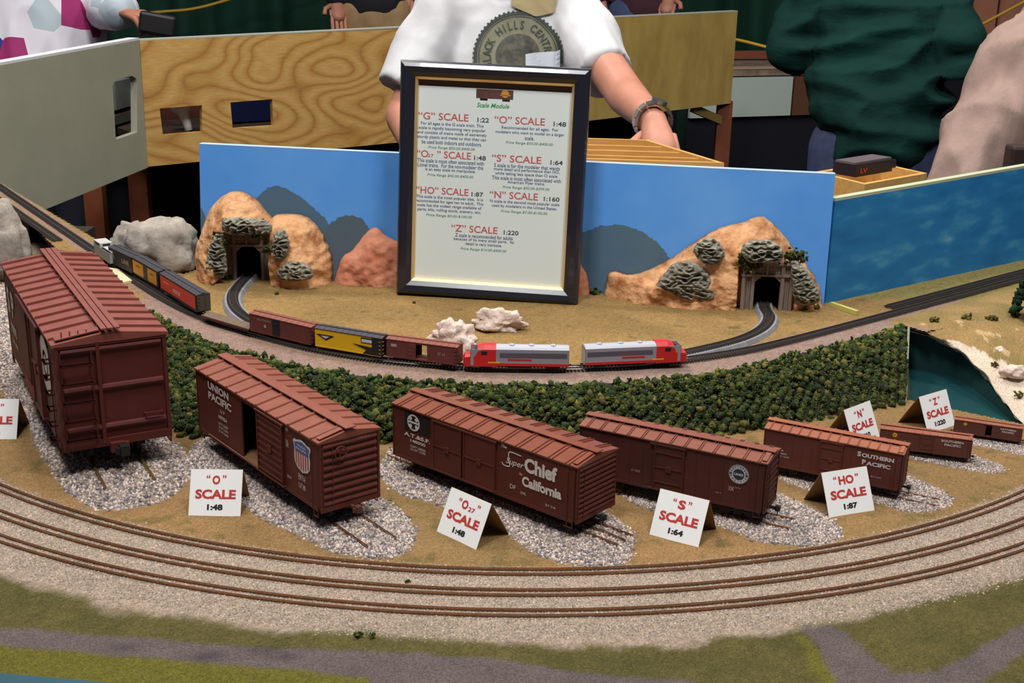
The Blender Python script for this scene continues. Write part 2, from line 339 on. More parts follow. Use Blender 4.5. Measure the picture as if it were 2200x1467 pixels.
# ---- gravel grains (stuff)
def scatter_grains(name, pts, size, cols, label, seed, parent=None, pyramid=False, zoff=0.0):
    r = np.random.default_rng(seed); n = len(pts)
    base = np.array([(1, 0, 0), (0, 1, 0), (-1, 0, 0), (0, -1, 0), (0, 0, 1), (0, 0, -1)], float); fc = np.array([(0, 1, 4), (1, 2, 4), (2, 3, 4), (3, 0, 4), (1, 0, 5), (2, 1, 5), (3, 2, 5), (0, 3, 5)])
    if pyramid: base = base[:5]; fc = fc[:4]
    k = len(base); b = base[None]*(0.55+0.7*r.random((n, k, 3)))+0.25*(r.random((n, k, 3))-0.5)
    a = r.random(n)*6.283; ca, sa = np.cos(a)[:, None], np.sin(a)[:, None]; x = b[:, :, 0]*ca-b[:, :, 1]*sa; y = b[:, :, 0]*sa+b[:, :, 1]*ca
    s = size[:, None] if hasattr(size, '__len__') else np.full((n, 1), size); s = s*(0.6+0.8*r.random((n, 1)))
    v = np.stack([x*s, y*s, b[:, :, 2]*s*0.85], 2)+pts[:, None, :]; v[:, :, 2] += zoff
    f = (fc[None]+(np.arange(n)*k)[:, None, None]).reshape(-1, 3)
    ci = r.integers(0, len(cols), n); c = np.array([C3(q) for q in cols])[ci]*(0.75+0.5*r.random((n, 1)))
    o = mknp(name, v.reshape(-1, 3), f, M_GRAIN, parent, colors=np.repeat(c, k, 0)); o['kind'] = 'stuff'
    if label: o['label'] = label; o['category'] = 'gravel'
    return o
M_GRAIN = attr_mat('gravel_grains', 'tint', None, 0.9, 0, 500, 900, 0.15)
def rand_in(poly, n, seed):
    r = np.random.default_rng(seed); xs = [p[0] for p in poly]; ys = [p[1] for p in poly]; out = []
    while sum(len(o) for o in out) < n:
        x = r.uniform(min(xs), max(xs), n*2); y = r.uniform(min(ys), max(ys), n*2); k = inside(poly, x, y); out.append(np.stack([x[k], y[k]], 1))
    return np.concatenate(out)[:n]
GCOL = [(166, 152, 142), (184, 172, 164), (140, 130, 126), (116, 110, 112), (194, 176, 164), (98, 94, 98), (158, 138, 126)]
LAB = dict(G='coarse pale gravel heaped under the largest boxcar', O='pale gravel bed under the boxcar with the striped shield', O27='pale gravel bed under the boxcar lettered Super Chief', S='pale gravel bed under the boxcar with the round white herald', HO='fine gravel strip under the boxcar behind the HO card', N='fine gravel strip under the boxcar behind the N card', Z='thin gravel strip under the smallest boxcar')
for i, (k, pl) in enumerate(BALW.items()):
    n, s = {'G': (17000, 0.0023), 'O': (11000, 0.0020), 'O27': (10000, 0.0019), 'S': (9000, 0.0017), 'HO': (6500, 0.0014), 'N': (2600, 0.0012), 'Z': (1800, 0.0011)}[k]
    q = rand_in(pl, n, 20+i)
    q = q+np.random.default_rng(i).normal(0, 0.002, q.shape); z = ground_h(q[:, 0], q[:, 1])
    o = scatter_grains('gravel_bed', np.column_stack([q, z]), s, GCOL, LAB[k], 40+i)
r_ = np.random.default_rng(5); n = 120000; a = r_.uniform(R(208), R(340), n); rad = 0.838+0.115*r_.random(n)+0.004*r_.normal(size=n)
q = np.column_stack([TC[0]+rad*np.cos(a), TC[1]+rad*np.sin(a)]); k = inside(lower, q[:, 0], q[:, 1])
for R_ in (R1, R2, R3): k &= ~(np.abs(np.abs(rad-R_)-0.0045) < 0.0010)
q = q[k]
scatter_grains('track_gravel', np.column_stack([q, ground_h(q[:, 0], q[:, 1])]), 0.00085, [(146, 132, 118), (130, 118, 106), (166, 150, 136), (106, 98, 88), (150, 130, 114)], 'fine grey-pink gravel spread between the three curved front tracks', 60, pyramid=True)

# ---- curved tracks
M_RAIL = mat('rail_bronze', (170, 128, 98), 0.22, 0.9); M_RAILTOP = M_RAIL
M_TIE = mat('plastic_tie', (110, 94, 80), 0.9, c2=(134, 116, 100), scale=120); M_TIED = mat('dark_tie', (46, 38, 34), 0.85)
def rail_prof(s, h): return [(-s*1.4, 0), (s*1.4, 0), (s*0.5, h*0.35), (s*0.5, h*0.65), (s, h*0.72), (s, h), (-s, h), (-s, h*0.72), (-s*0.5, h*0.65), (-s*0.5, h*0.35)]
def offset_path(pts, d):
    out = []
    for k, p in enumerate(pts):
        t = pts[min(k+1, len(pts)-1)]-pts[max(k-1, 0)]; t.z = 0; t.normalize(); out.append(p+Vector((t.y, -t.x, 0))*d)
    return out
def track(name, label, pts, gauge, rh, rw, tie=None, tmat=None, rmat=None, step=None, stuff=True, group=None, cat='railway track'):
    t = thing(name, label, cat, pts[len(pts)//2], 0, group); off = Vector(t.location)
    L = [p-off for p in pts]
    for s in (-1, 1): mk('rail', MB().sweep(offset_path(L, s*gauge/2), rail_prof(rw, rh)), rmat or M_RAIL, t)
    if tie:
        tw, tl, th = tie; tot = sum((b-a).length for a, b in zip(L, L[1:])); n = int(tot/step); q = resample(L, n); mb = MB()
        for i in range(n-1):
            d = (q[i+1]-q[i]); d.z = 0; d.normalize(); x = Vector((d.y, -d.x, 0)); c = q[i]+Vector((0, 0, -th/2))
            if not stuff: mb = MB()
            mb.bar(c-x*tl/2, c+x*tl/2, tw, th)
            if not stuff: mk('tie', mb, tmat or M_TIE, t)
        if stuff: mk('ties', mb, tmat or M_TIE, t, kind='stuff')
    return t
for R_, lab in ((R1, 'innermost of the three curved front tracks, next to the scale cards'), (R2, 'middle one of the three curved front tracks'), (R3, 'outermost curved front track, nearest the grass')):
    pts = [Vector((TC[0]+R_*math.cos(R(a)), TC[1]+R_*math.sin(R(a)), 0.0037)) for a in np.linspace(206, 342, 180)]
    pts = [p for p in pts if inside(lower, np.array([p.x]), np.array([p.y]))[0]]
    track('railway_track', lab, pts, 0.0090, 0.0026, 0.0006, (0.0016, 0.0165, 0.0012), M_TIE, None, 0.0036, True, 'curved front tracks')

# ================================================================ RAISED BACK LEVEL
BLc, BRc = P(432, 588, U), P(1770, 655, U)
mainpx = [(-60, 362), (80, 458), (212, 548), (330, 630), (430, 682), (535, 717), (670, 752), (820, 777), (985, 791), (1110, 796), (1240, 795), (1370, 789), (1480, 776), (1600, 757), (1700, 734), (1830, 700), (1950, 668), (2080, 633), (2260, 584)]
main = resample(catmull([P(u, v, U) for u, v in mainpx], 8), 260)
sidL = resample(catmull([P(u, v, U) for u, v in [(560, 565), (540, 592), (512, 622), (500, 645), (508, 672), (545, 700), (620, 730), (700, 748)]], 8), 60)
sidR = resample(catmull([P(u, v, U) for u, v in [(1640, 640), (1642, 668), (1652, 690), (1636, 714), (1590, 737), (1520, 756), (1440, 772), (1340, 783)]], 8), 60)
backL = P(-60, 330, U)
upper = [(p.x, p.y) for p in E2]+[tuple(P(1990, 712, U)[:2]), tuple(P(2260, 660, U)[:2]), tuple(P(2260, 520, U)[:2]), (BRc.x+0.02, BRc.y+0.04), (BLc.x-0.01, BLc.y+0.03), tuple(P(395, 588, U)[:2]), tuple(P(300, 560, U)[:2]), tuple(P(216, 520, U)[:2]), tuple(P(0, 392, U)[:2]), tuple(P(-80, 345, U)[:2]), tuple(P(-80, 395, U)[:2]), tuple(P(0, 455, U)[:2])]
C_STRAW, C_STRAW2, C_BED = C3((146, 116, 70)), C3((122, 98, 58)), C3((130, 112, 100))
def up_col(x, y):
    n1 = fbm(x, y, 12, 21)[:, None]; n2 = fbm(x, y, 55, 22)[:, None]; n3 = rng.random(len(x))[:, None]
    c = (C_STRAW*(1-n1)+C_STRAW2*n1)*(0.9+0.2*n3)
    w = sm(0.68, 0.85, n2)*0.7; c = c*(1-w)+w*C_GR2
    dm = dist([(p.x, p.y) for p in main[::3]], x, y, False); de = dist([(p.x, p.y) for p in E2[::2]], x, y, False)
    w = np.maximum(1-sm(0.012, 0.020, dm+0.006*(n2[:, 0]-0.5)), (1-sm(0.03, 0.05, de))*(dm < 0.09)*(y < 1.62))[:, None]
    mv = C3((134, 106, 96)); bed = C_BED*(1-n1)+mv*n1
    c = c*(1-w)+w*bed*(0.85+0.3*n3)
    sh = (x > 0.45)*(y > 1.70); w = (sm(0.0, 0.02, sh*0.02+0*x))[:, None]; c = c*(1-w)+w*C3((118, 108, 62))*(0.85+0.3*n3)
    return c
def up_h(x, y): return U+0.0012*fbm(x, y, 30, 31)-0.0006
terrain('ground.001', upper, 0.004, up_h, up_col, M_TERR, kind='structure')
# embankment slope
ev = []; NB = 10
for a, b in zip(E2, B2):
    for j in range(NB+1): t = j/NB; q = a.lerp(b, t); q.z = U*(1-t)**0.8-(0.002 if j == NB else 0); ev.append(tuple(q))
ef = [(i*(NB+1)+j, (i+1)*(NB+1)+j, (i+1)*(NB+1)+j+1, i*(NB+1)+j+1) for i in range(len(E2)-1) for j in range(NB)]
mb = MB(); mb.add(ev, ef); mk('ground.002', mb, mat('bank_soil', (30, 36, 18), 0.95, c2=(54, 50, 28), scale=90, bump=0.002), kind='structure', smooth=True)
# raised module bodies (dark wooden box sides below the back level)
mb = MB(); ub = [Vector((x, y, 0)) for x, y in [upper[i] for i in range(0, len(upper), 1)]]
cx = sum(p[0] for p in upper)/len(upper)
n = len(upper); ringT = [Vector((x, y, U-0.006)) for x, y in upper]; ringB = [Vector((x, y, -0.10)) for x, y in upper]
tri = tessellate_polygon([ringT]); mb.add(ringT+ringB, [tuple(t) for t in tri]+[(i, (i+1) % n, n+(i+1) % n, n+i) for i in range(122, n)])
tm = thing('layout_module', 'dark wooden module box carrying the raised back level', 'module', (0, 1.9, -LIFT)); mk('module_box', mb, mat('module_wood', (40, 30, 26), 0.8), tm).location = (0, -1.9, LIFT)
for (x, y) in ((-0.85, 2.35), (0.3, 1.6), (-0.35, 1.68), (0.7, 1.78), (-1.2, 2.95)): mk('leg', MB().box(x-0.025, x+0.025, y-1.925, y-1.875, 0, LIFT-0.02), MATS['module_wood'], tm)
# foliage bank (stuff)
def ico(level=1):
    bm = bmesh.new(); bmesh.ops.create_icosphere(bm, subdivisions=level, radius=1); v = np.array([p.co[:] for p in bm.verts]); f = np.array([[q.index for q in p.verts] for p in bm.faces]); bm.free(); return v, f
IV, IF = ico(1)
M_FOL = attr_mat('foam_foliage', 'tint', None, 0.95, 0.0012, 900, 500, 0.4)
FCOL = np.array([C3(c) for c in [(40, 54, 22), (52, 66, 26), (68, 78, 32), (88, 88, 40), (30, 42, 18), (54, 68, 38), (100, 92, 44), (44, 56, 36)]])
def foliage(name, pos, size, seed, label=None, cols=None, parent=None, cat='foliage', kind='stuff', bright=None):
    r = np.random.default_rng(seed); n = len(pos); cols = FCOL if cols is None else cols
    sz = (size if hasattr(size, '__len__') else np.full(n, size))*(0.6+0.8*r.random(n))
    jit = 1+0.9*(r.random((n, len(IV)))-0.5); b = IV[None]*jit[:, :, None]*sz[:, None, None]*(0.75+0.5*r.random((n, 1, 3)))
    v = b+pos[:, None, :]; f = (IF[None]+(np.arange(n)*len(IV))[:, None, None]).reshape(-1, 3)
    c = cols[r.integers(0, len(cols), n)]*(0.7+0.6*r.random((n, 1)))
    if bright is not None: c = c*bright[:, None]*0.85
    c = np.repeat(c[:, None, :], len(IV), 1)*(0.8+0.4*r.random((n, len(IV), 1)))
    o = mknp(name, v.reshape(-1, 3), f, M_FOL, parent, smooth=False, colors=c.reshape(-1, 3))
    if kind: o['kind'] = kind
    if label: o['label'] = label; o['category'] = cat
    return o
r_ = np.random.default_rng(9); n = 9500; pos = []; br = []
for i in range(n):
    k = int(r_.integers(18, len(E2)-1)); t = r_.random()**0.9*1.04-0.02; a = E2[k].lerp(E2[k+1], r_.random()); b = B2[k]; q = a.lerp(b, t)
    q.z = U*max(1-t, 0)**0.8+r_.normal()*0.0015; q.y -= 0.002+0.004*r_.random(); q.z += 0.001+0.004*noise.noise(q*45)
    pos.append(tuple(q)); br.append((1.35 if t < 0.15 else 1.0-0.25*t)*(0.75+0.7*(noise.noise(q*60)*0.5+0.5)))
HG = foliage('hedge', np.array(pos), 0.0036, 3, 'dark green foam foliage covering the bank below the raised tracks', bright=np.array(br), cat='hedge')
pp_ = np.array(pos); rr2 = np.random.default_rng(91); k_ = rr2.integers(0, len(pp_), 52000); dv = rr2.normal(size=(52000, 3)); dv /= np.linalg.norm(dv, axis=1)[:, None]; dv[:, 1] = -np.abs(dv[:, 1])*0.9; dv[:, 2] = np.abs(dv[:, 2])
scatter_grains('leaf_flock', pp_[k_]+dv*0.0036, 0.0011, [(38, 54, 20), (52, 68, 26), (76, 84, 34), (100, 98, 44), (26, 40, 16), (60, 76, 36), (112, 104, 50), (40, 54, 32)], None, 92, HG)

# ---- main and siding tracks on the raised level
M_RAILD = mat('rail_dark', (120, 112, 104), 0.35, 0.85)
def lift(pts, z): return [Vector((p.x, p.y, z)) for p in pts]
track('railway_track', 'long curved track on the raised level that carries the train', lift(main, U+0.0030), 0.0090, 0.0020, 0.0006, (0.0020, 0.017, 0.0016), M_TIED, M_RAILD, 0.0042)
M_FOAM = mat('grey_roadbed', (112, 112, 118), 0.9, c2=(132, 130, 132), scale=90)
for pts, lab in ((sidL, 'left'), (sidR, 'right')):
    t = track('railway_track', 'short grey-bedded track curving out of the %s tunnel' % lab, lift(pts, U+0.0062), 0.0090, 0.0020, 0.0006, (0.0018, 0.0155, 0.0010), M_TIED, M_RAILD, 0.0042)
    L = [p-Vector(t.location)-Vector((0, 0, 0.0010)) for p in lift(pts, U+0.0062)]
    mk('roadbed', MB().sweep(L, [(-0.0135, -0.0050), (0.0135, -0.0050), (0.0105, 0.0), (-0.0105, 0.0)]), M_FOAM, t)
far_tr = resample([P(-80, 385, U), P(0, 432, U), P(60, 475, U), P(125, 520, U)], 40)
track('railway_track', 'dark second track on the narrow module at far left', lift(far_tr, U+0.003), 0.0090, 0.0020, 0.0006, (0.0020, 0.017, 0.0016), M_TIED, M_RAILD, 0.0042)
track('railway_track', 'dark second track beside the painted blue panel at right', lift(offset_path(main[222:], -0.022), U+0.003), 0.0090, 0.0020, 0.0006, (0.0020, 0.017, 0.0016), M_TIED, M_RAILD, 0.0042)

# ---- straight stub tracks under the scale boxcars
CARS = dict(  # near visible corner X, Y, yaw, L, W, H, z0
 O=(-0.1715, 1.0253, 128.86, 0.254, 0.0633, 0.0668, 0.0221), O27=(0.0606, 1.0206, 139.47, 0.2364, 0.0599, 0.0548, 0.0181),
 S=(0.2379, 1.0538, 152.65, 0.189, 0.0415, 0.0497, 0.0164), HO=(0.3852, 1.1193, 152.84, 0.1382, 0.0331, 0.0384, 0.0127),
 G=(-0.4409, 1.1268, 119.09, 0.3559, 0.1062, 0.1066, 0.0352))
def small(nl, nr, H, W, z0):
    a = P(*nr, z0+H); b = P(*nl, z0+H); d = b-a; return (a.x, a.y, math.degrees(math.atan2(d.y, d.x)), d.length, W, H, z0)
CARS['N'] = small((1893, 921), (2089, 946), 0.0205, 0.0180, 0.0075)
CARS['Z'] = small((2052, 901), (2197, 922), 0.0150, 0.0132, 0.0052)
def car_frame(k):
    X, Y, yaw, L, W, H, z0 = CARS[k]; a = R(yaw); d = Vector((math.cos(a), math.sin(a), 0)); wv = Vector((d.y, -d.x, 0))
    return Vector((X, Y, 0))+wv*W/2, a, d, L, W, H, z0, H/10.6

# ================================================================ BOXCARS
def mred(name, c, c2, rough=0.6): return mat(name, c, rough, 0, c2, 40, spec=0.35)
M_WHITE = mat('white_lettering', (214, 206, 200), 0.6); M_BLK = mat('black_running_gear', (20, 19, 20), 0.6, spec=0.4); M_WHEEL = mat('wheel_metal', (44, 40, 40), 0.4, 0.6)
def boxcar(k, label, body, roofm, o):
    C0, a, d, L, W, H, z0, ft = car_frame(k); W2 = W/2; zt = z0+H; zr = z0-2.85*ft
    root = thing('boxcar', label, 'model boxcar', C0, a, o.get('group', 'scale comparison boxcars'))
    t = 0.25*ft; dx0, dx1 = o['door']                       # door opening (from the near end), visible side
    openw = o.get('open'); th = max(0.12*ft, 0.0004)
    mb = MB(); mb.box(0, L, -W2, W2, z0, z0+t); mb.box(0, t, -W2, W2, z0, zt); mb.box(L-t, L, -W2, W2, z0, zt); mb.box(0, L, -W2, W2, zt-t, zt)
    for s in (1, -1):
        y0, y1 = (W2-t, W2) if s > 0 else (-W2, -W2+t)
        if openw and (s > 0 or o.get('through')):
            mb.box(0, openw[0], y0, y1, z0, zt); mb.box(openw[1], L, y0, y1, z0, zt); mb.box(openw[0], openw[1], y0, y1, zt-0.9*ft, zt)
        else: mb.box(0, L, y0, y1, z0, zt)
    mk('body', mb, body, root)
    # side sill and panel seams
    for y0, y1 in ((W2, W2+0.1*ft), (-W2-0.1*ft, -W2)): mk('side_sill', MB().box(0.5*ft, L-0.5*ft, y0, y1, z0-0.25*ft, z0+0.35*ft), body, root)
    npan = o.get('panels', 0)
    for i in range(1, npan):
        x = L*i/npan
        if dx0-0.3*ft < x < dx1+0.3*ft: continue
        mk('side_seam', MB().box(x-0.05*ft, x+0.05*ft, W2, W2+0.06*ft, z0+0.35*ft, zt-0.4*ft), body, root); mk('side_seam', MB().box(x-0.05*ft, x+0.05*ft, -W2-0.06*ft, -W2, z0+0.35*ft, zt-0.4*ft), body, root)
    # roof
    oh = 0.28*ft; rh = o.get('rh', 0.95)*ft; e = 0.3*ft
    prof = [(-W2-oh, zt-0.1*ft), (W2+oh, zt-0.1*ft), (W2+oh, zt+0.18*ft), (0, zt+0.18*ft+rh), (-W2-oh, zt+0.18*ft)]
    mb = MB(); n = 5; vs = [Vector((x, y, z)) for x in (-e, L+e) for y, z in prof]
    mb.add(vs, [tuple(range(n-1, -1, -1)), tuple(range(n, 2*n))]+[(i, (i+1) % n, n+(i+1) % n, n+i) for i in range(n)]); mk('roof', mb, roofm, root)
    nr = o['ribs']; zi = zt+0.18*ft; rw = o.get('ribw', 0.16)*ft; rt_ = o.get('ribh', 0.26)*ft
    xs = []
    for i in range(nr):
        x = L*(i+0.5)/nr
        xs += [x-o['pair']*ft, x+o['pair']*ft] if o.get('pair') else [x]
    for x in xs:
        mb = MB()
        for s in (1, -1):
            yo = s*(W2+oh); mb.hexa([(x-rw, yo, zi-0.12*ft), (x+rw, yo, zi-0.12*ft), (x+rw, 0, zi+rh), (x-rw, 0, zi+rh), (x-rw*0.6, yo, zi+rt_), (x+rw*0.6, yo, zi+rt_), (x+rw*0.6, 0, zi+rh+rt_), (x-rw*0.6, 0, zi+rh+rt_)])
        mk('roof_rib', mb, roofm, root)
    # running board along the ridge
    bw = o.get('rbw', 0.85)*ft; zb = zi+rh+0.28*ft
    for i in range(o.get('planks', 3)):
        npk = o.get('planks', 3); pw = 2*bw/npk; y0 = -bw+pw*i
        mk('running_board', MB().box(-e-0.3*ft, L+e+0.3*ft, y0+0.05*ft, y0+pw-0.05*ft, zb, zb+0.16*ft), roofm, root)
    mb = MB()
    for i in range(12): x = L*(i+0.5)/12; mb.box(x-0.12*ft, x+0.12*ft, -bw, bw, zi+rh-0.25*ft, zb)
    mk('board_supports', mb, roofm, root, kind='stuff')
    # lateral roof walk near the ends
    for xe, s in ((0.6*ft, 1), (L-0.6*ft, -1)):
        mb = MB(); mb.bar((xe, s*bw, zi+rh*0.9+0.2*ft), (xe, s*(W2-0.2*ft), zi+0.32*ft), 1.0*ft, 0.12*ft); mk('roof_walk', mb, roofm, root)
    # ends
    for xe, s in ((0, -1), (L, 1)):
        rows = o.get('endribs', 9); zz = [z0+H*q for q in o['ribz']] if 'ribz' in o else np.linspace(z0+0.9*ft, zt-0.8*ft, rows)
        for z in zz:
            mb = MB(); r0 = o.get('ribr', 0.22)*ft
            mb.cyl((xe, -W2+0.5*ft, z), (xe, W2-0.5*ft, z), r0, n=8); mk('end_rib', mb, body, root)
        mb = MB()
        for y in (-W2+0.15*ft, W2-0.15*ft): mb.box(min(xe, xe+s*0.22*ft), max(xe, xe+s*0.22*ft), y-0.18*ft, y+0.18*ft, z0-0.2*ft, zt)
        mb.box(min(xe, xe+s*0.3*ft), max(xe, xe+s*0.3*ft), -W2, W2, z0-0.3*ft, z0+0.5*ft); mb.box(min(xe, xe+s*0.25*ft), max(xe, xe+s*0.25*ft), -W2, W2, zt-0.35*ft, zt)
        if o.get('endpost'): mb.box(xe+s*0.35*ft, xe, W2*0.22, W2*0.22+0.35*ft, z0, zt) if s > 0 else mb.box(xe-0.35*ft, xe, W2*0.22, W2*0.22+0.35*ft, z0, zt)
        mk('end_frame', mb, body, root)
    # ladders
    def ladder(pts, nm='ladder'):
        (p0, p1), nrm, rungs = pts; mb = MB(); p0 = Vector(p0); p1 = Vector(p1); nv = Vector(nrm)
        zA, zB = z0+0.2*ft, zt-0.7*ft; lad = None
        for p in (p0, p1): mb.bar(p+nv*0.3*ft+Vector((0, 0, zA)), p+nv*0.3*ft+Vector((0, 0, zB)), 0.1*ft, 0.14*ft)
        lad = mk(nm, mb, o.get('ladmat', body), root)
        for i in range(rungs):
            z = zA+(zB-zA)*(i+0.35)/rungs; ro = (0.38+o.get('rungoff', 0.0))*ft; rw_ = o.get('rungw', 0.16)*ft; q = MB().bar(p0+nv*ro+Vector((0, 0, z)), p1+nv*ro+Vector((0, 0, z)), rw_, rw_*1.2)
            for pp_ in ((p0, p1) if ro > 0.5*ft else ()): q.bar(pp_+nv*0.2*ft+Vector((0, 0, z)), pp_+nv*ro+Vector((0, 0, z)), rw_*0.7, rw_*0.7); mk('rung', q, o.get('ladmat', body), lad)
    nr_ = o.get('rungs', 7)
    ladder((((0.35*ft, W2, 0), (1.75*ft, W2, 0)), (0, 1, 0), nr_)); ladder((((L-0.35*ft, -W2, 0), (L-1.75*ft, -W2, 0)), (0, -1, 0), nr_))
    lw = o.get('endlad', 1.6)*ft; ladder((((0, W2-0.4*ft, 0), (0, W2-0.4*ft-lw, 0)), (-1, 0, 0), o.get('erungs', nr_))); ladder((((L, -W2+0.4*ft, 0), (L, -W2+0.4*ft+1.6*ft, 0)), (1, 0, 0), nr_))
    # steps
    for x in (0.6*ft, L-1.9*ft):
        for s in (1, -1):
            y = s*(W2+0.05*ft); mb = MB(); mb.bar((x, y, z0), (x, y, z0-1.2*ft), 0.12*ft, 0.12*ft); mb.bar((x+1.3*ft, y, z0), (x+1.3*ft, y, z0-1.2*ft), 0.12*ft, 0.12*ft); mb.bar((x, y, z0-1.2*ft), (x+1.3*ft, y, z0-1.2*ft), 0.2*ft, 0.12*ft); mk('step', mb, body, root)
    # doors
    def door(x0, x1, s, ribs):
        y = s*W2; yy = sorted((y+s*0.02*ft, y+s*0.32*ft)); mb = MB(); mb.box(x0, x1, yy[0], yy[1], z0+0.35*ft, zt-0.55*ft); dm = o.get('doormat', body); D = mk('door', mb, dm, root)
        for i in range(ribs):
            z = z0+0.35*ft+(H-0.9*ft)*(i+0.5)/ribs; q = MB(); yr = sorted((y+s*0.32*ft, y+s*0.46*ft)); q.box(x0+0.25*ft, x1-0.25*ft, yr[0], yr[1], z-0.14*ft*9/max(ribs, 9), z+0.14*ft*9/max(ribs, 9)); mk('door_rib', q, dm, D)
        yr = sorted((y+s*0.32*ft, y+s*0.5*ft))
        for xx in (x0, x1-0.25*ft): mk('door_stile', MB().box(xx, xx+0.25*ft, yr[0], yr[1], z0+0.35*ft, zt-0.55*ft), dm, D)
        q = MB(); q.box((x0+x1)/2-0.6*ft, (x0+x1)/2+0.6*ft, yr[0], yr[1]+0.05*ft if s > 0 else yr[1], z0+0.42*H, z0+0.42*H+1.2*ft); mk('door_plate', q, o.get('platemat', dm), D)
    for (x0, x1) in o['doors']: door(x0, x1, 1, o.get('dribs', 8))
    door(dx0, dx1, -1, o.get('dribs', 8)) if not o.get('through') else None
    tl = (min([q[0] for q in o['doors']]+[dx0])-0.3*ft, max([q[1] for q in o['doors']]+[dx1])+0.3*ft)
    for s in (1, -1):
        yr = sorted((s*W2, s*(W2+0.5*ft))); mk('door_track', MB().box(tl[0], tl[1], yr[0], yr[1], zt-0.6*ft, zt-0.3*ft), body, root); mk('door_track', MB().box(tl[0], tl[1], yr[0], yr[1], z0+0.1*ft, z0+0.38*ft), body, root)
    # underframe, trucks, couplers
    mb = MB(); mb.box(0.3*ft, L-0.3*ft, -0.7*ft, 0.7*ft, z0-0.9*ft, z0); mb.cyl((L*0.42, 1.6*ft, z0-0.7*ft), (L*0.56, 1.6*ft, z0-0.7*ft), 0.6*ft, n=10)
    for x in (0.3, 0.42, 0.58, 0.7): mb.box(L*x, L*x+0.3*ft, -W2+0.5*ft, W2-0.5*ft, z0-0.6*ft, z0)
    mk('underframe', mb, M_BLK, root)
    inset = o.get('truck', 5.6)*ft; g = o.get('gauge', 4.71)*ft/2
    for xc in (inset, L-inset):
        tm_ = MB(); zw = zr+1.4*ft
        for s in (1, -1):
            y = s*(g+0.55*ft); tm_.bar((xc-3.6*ft, y, zw+0.05*ft), (xc+3.6*ft, y, zw+0.05*ft), 0.35*ft, 0.5*ft); tm_.bar((xc-2.2*ft, y, zw+0.9*ft), (xc+2.2*ft, y, zw+0.9*ft), 0.35*ft, 0.4*ft)
            tm_.bar((xc-3.0*ft, y, zw+0.1*ft), (xc-1.6*ft, y, zw+0.9*ft), 0.3*ft, 0.3*ft); tm_.bar((xc+3.0*ft, y, zw+0.1*ft), (xc+1.6*ft, y, zw+0.9*ft), 0.3*ft, 0.3*ft)
            tm_.bar((xc-0.9*ft, y, zw-0.6*ft), (xc+0.9*ft, y, zw-0.6*ft), 0.3*ft, 0.3*ft); tm_.box(xc-0.8*ft, xc+0.8*ft, y-0.2*ft, y+0.2*ft, zw-0.6*ft, zw+0.8*ft)
            for xx in (-2.8, 2.8): tm_.box(xc+xx*ft-0.45*ft, xc+xx*ft+0.45*ft, y-0.25*ft, y+0.3*ft, zw-0.4*ft, zw+0.45*ft)
        tm_.box(xc-0.6*ft, xc+0.6*ft, -g, g, zw, zw+0.9*ft); tm_.cyl((xc, 0, zw), (xc, 0, z0), 0.5*ft)
        T = mk('truck', tm_, M_BLK, root)
        for xx in (-2.8, 2.8):
            mk('axle', MB().cyl((xc+xx*ft, -g, zw), (xc+xx*ft, g, zw), 0.25*ft, n=8), M_WHEEL, T)
            for s in (1, -1): mk('wheel', MB().cyl((xc+xx*ft, s*(g-0.2*ft), zw), (xc+xx*ft, s*(g+0.2*ft), zw), 1.4*ft, n=18), M_WHEEL, T)
    for xe, s in ((0, -1), (L, 1)):
        mb = MB(); zc = z0-0.35*ft; mb.bar((xe, 0, zc), (xe+s*1.5*ft, 0, zc), 0.5*ft, 0.5*ft); mb.box(min(xe+s*1.3*ft, xe+s*2.3*ft), max(xe+s*1.3*ft, xe+s*2.3*ft), -0.6*ft, 0.25*ft, zc-0.5*ft, zc+0.5*ft); mb.bar((xe+s*2.2*ft, 0.3*ft, zc), (xe+s*1.7*ft, 0.6*ft, zc), 0.3*ft, 0.7*ft); mb.bar((xe+s*1.9*ft, 0, zc-0.4*ft), (xe+s*1.9*ft, 0, zc-1.6*ft), 0.14*ft, 0.14*ft)
        mk('coupler', mb, o.get('coupmat', M_BLK), root)
    if o.get('brake'):
        mb = MB(); by, bz = o['brake']; c = Vector((-0.75*ft, by, bz))
        pts = [c+Vector((0, 0.95*ft*math.cos(q), 0.95*ft*math.sin(q))) for q in np.linspace(0, 2*math.pi, 17)]; mb.tube(pts, 0.13*ft, 6)
        for q in range(4): mb.bar(c, c+Vector((0, 0.95*ft*math.cos(q*math.pi/2+0.3), 0.95*ft*math.sin(q*math.pi/2+0.3))), 0.12*ft, 0.12*ft)
        mb.cyl(c, c+Vector((0.75*ft, 0, 0)), 0.2*ft, n=8); mk('brake_wheel', mb, body, root)
    side = Face((L, W2, z0), (-1, 0, 0), (0, 0, 1), max(0.12*ft, 0.00025))     # x runs left to right as seen, 0 at the far end
    dside = Face((L, W2+0.5*ft, z0), (-1, 0, 0), (0, 0, 1), 0.0002)
    end = Face((-0.02*ft, W2, z0), (0, -1, 0), (0, 0, 1), 0.26*ft)
    # stub track
    Cd = Vector((math.cos(a), math.sin(a), 0)); near, far = o.get('stub', (6*ft, 2*ft))
    p0 = C0-Cd*near; p1 = C0+Cd*(L+far); rh_ = o.get('railh', 0.55)*ft
    pts = [p0.lerp(p1, i/8) for i in range(9)]
    for p in pts: p.z = zr-rh_
    tk = track('display_track', o['tlabel'], pts, o.get('gauge', 4.71)*ft, rh_, 0.11*ft, (o.get('tw', 0.75)*ft, 8.5*ft, 0.6*ft), o.get('tiemat', M_TIED), o.get('railmat', M_RAIL), o.get('ts', 2.1)*ft, k in ('HO', 'N', 'Z', 'S'), 'stub tracks under the boxcars', 'model track')
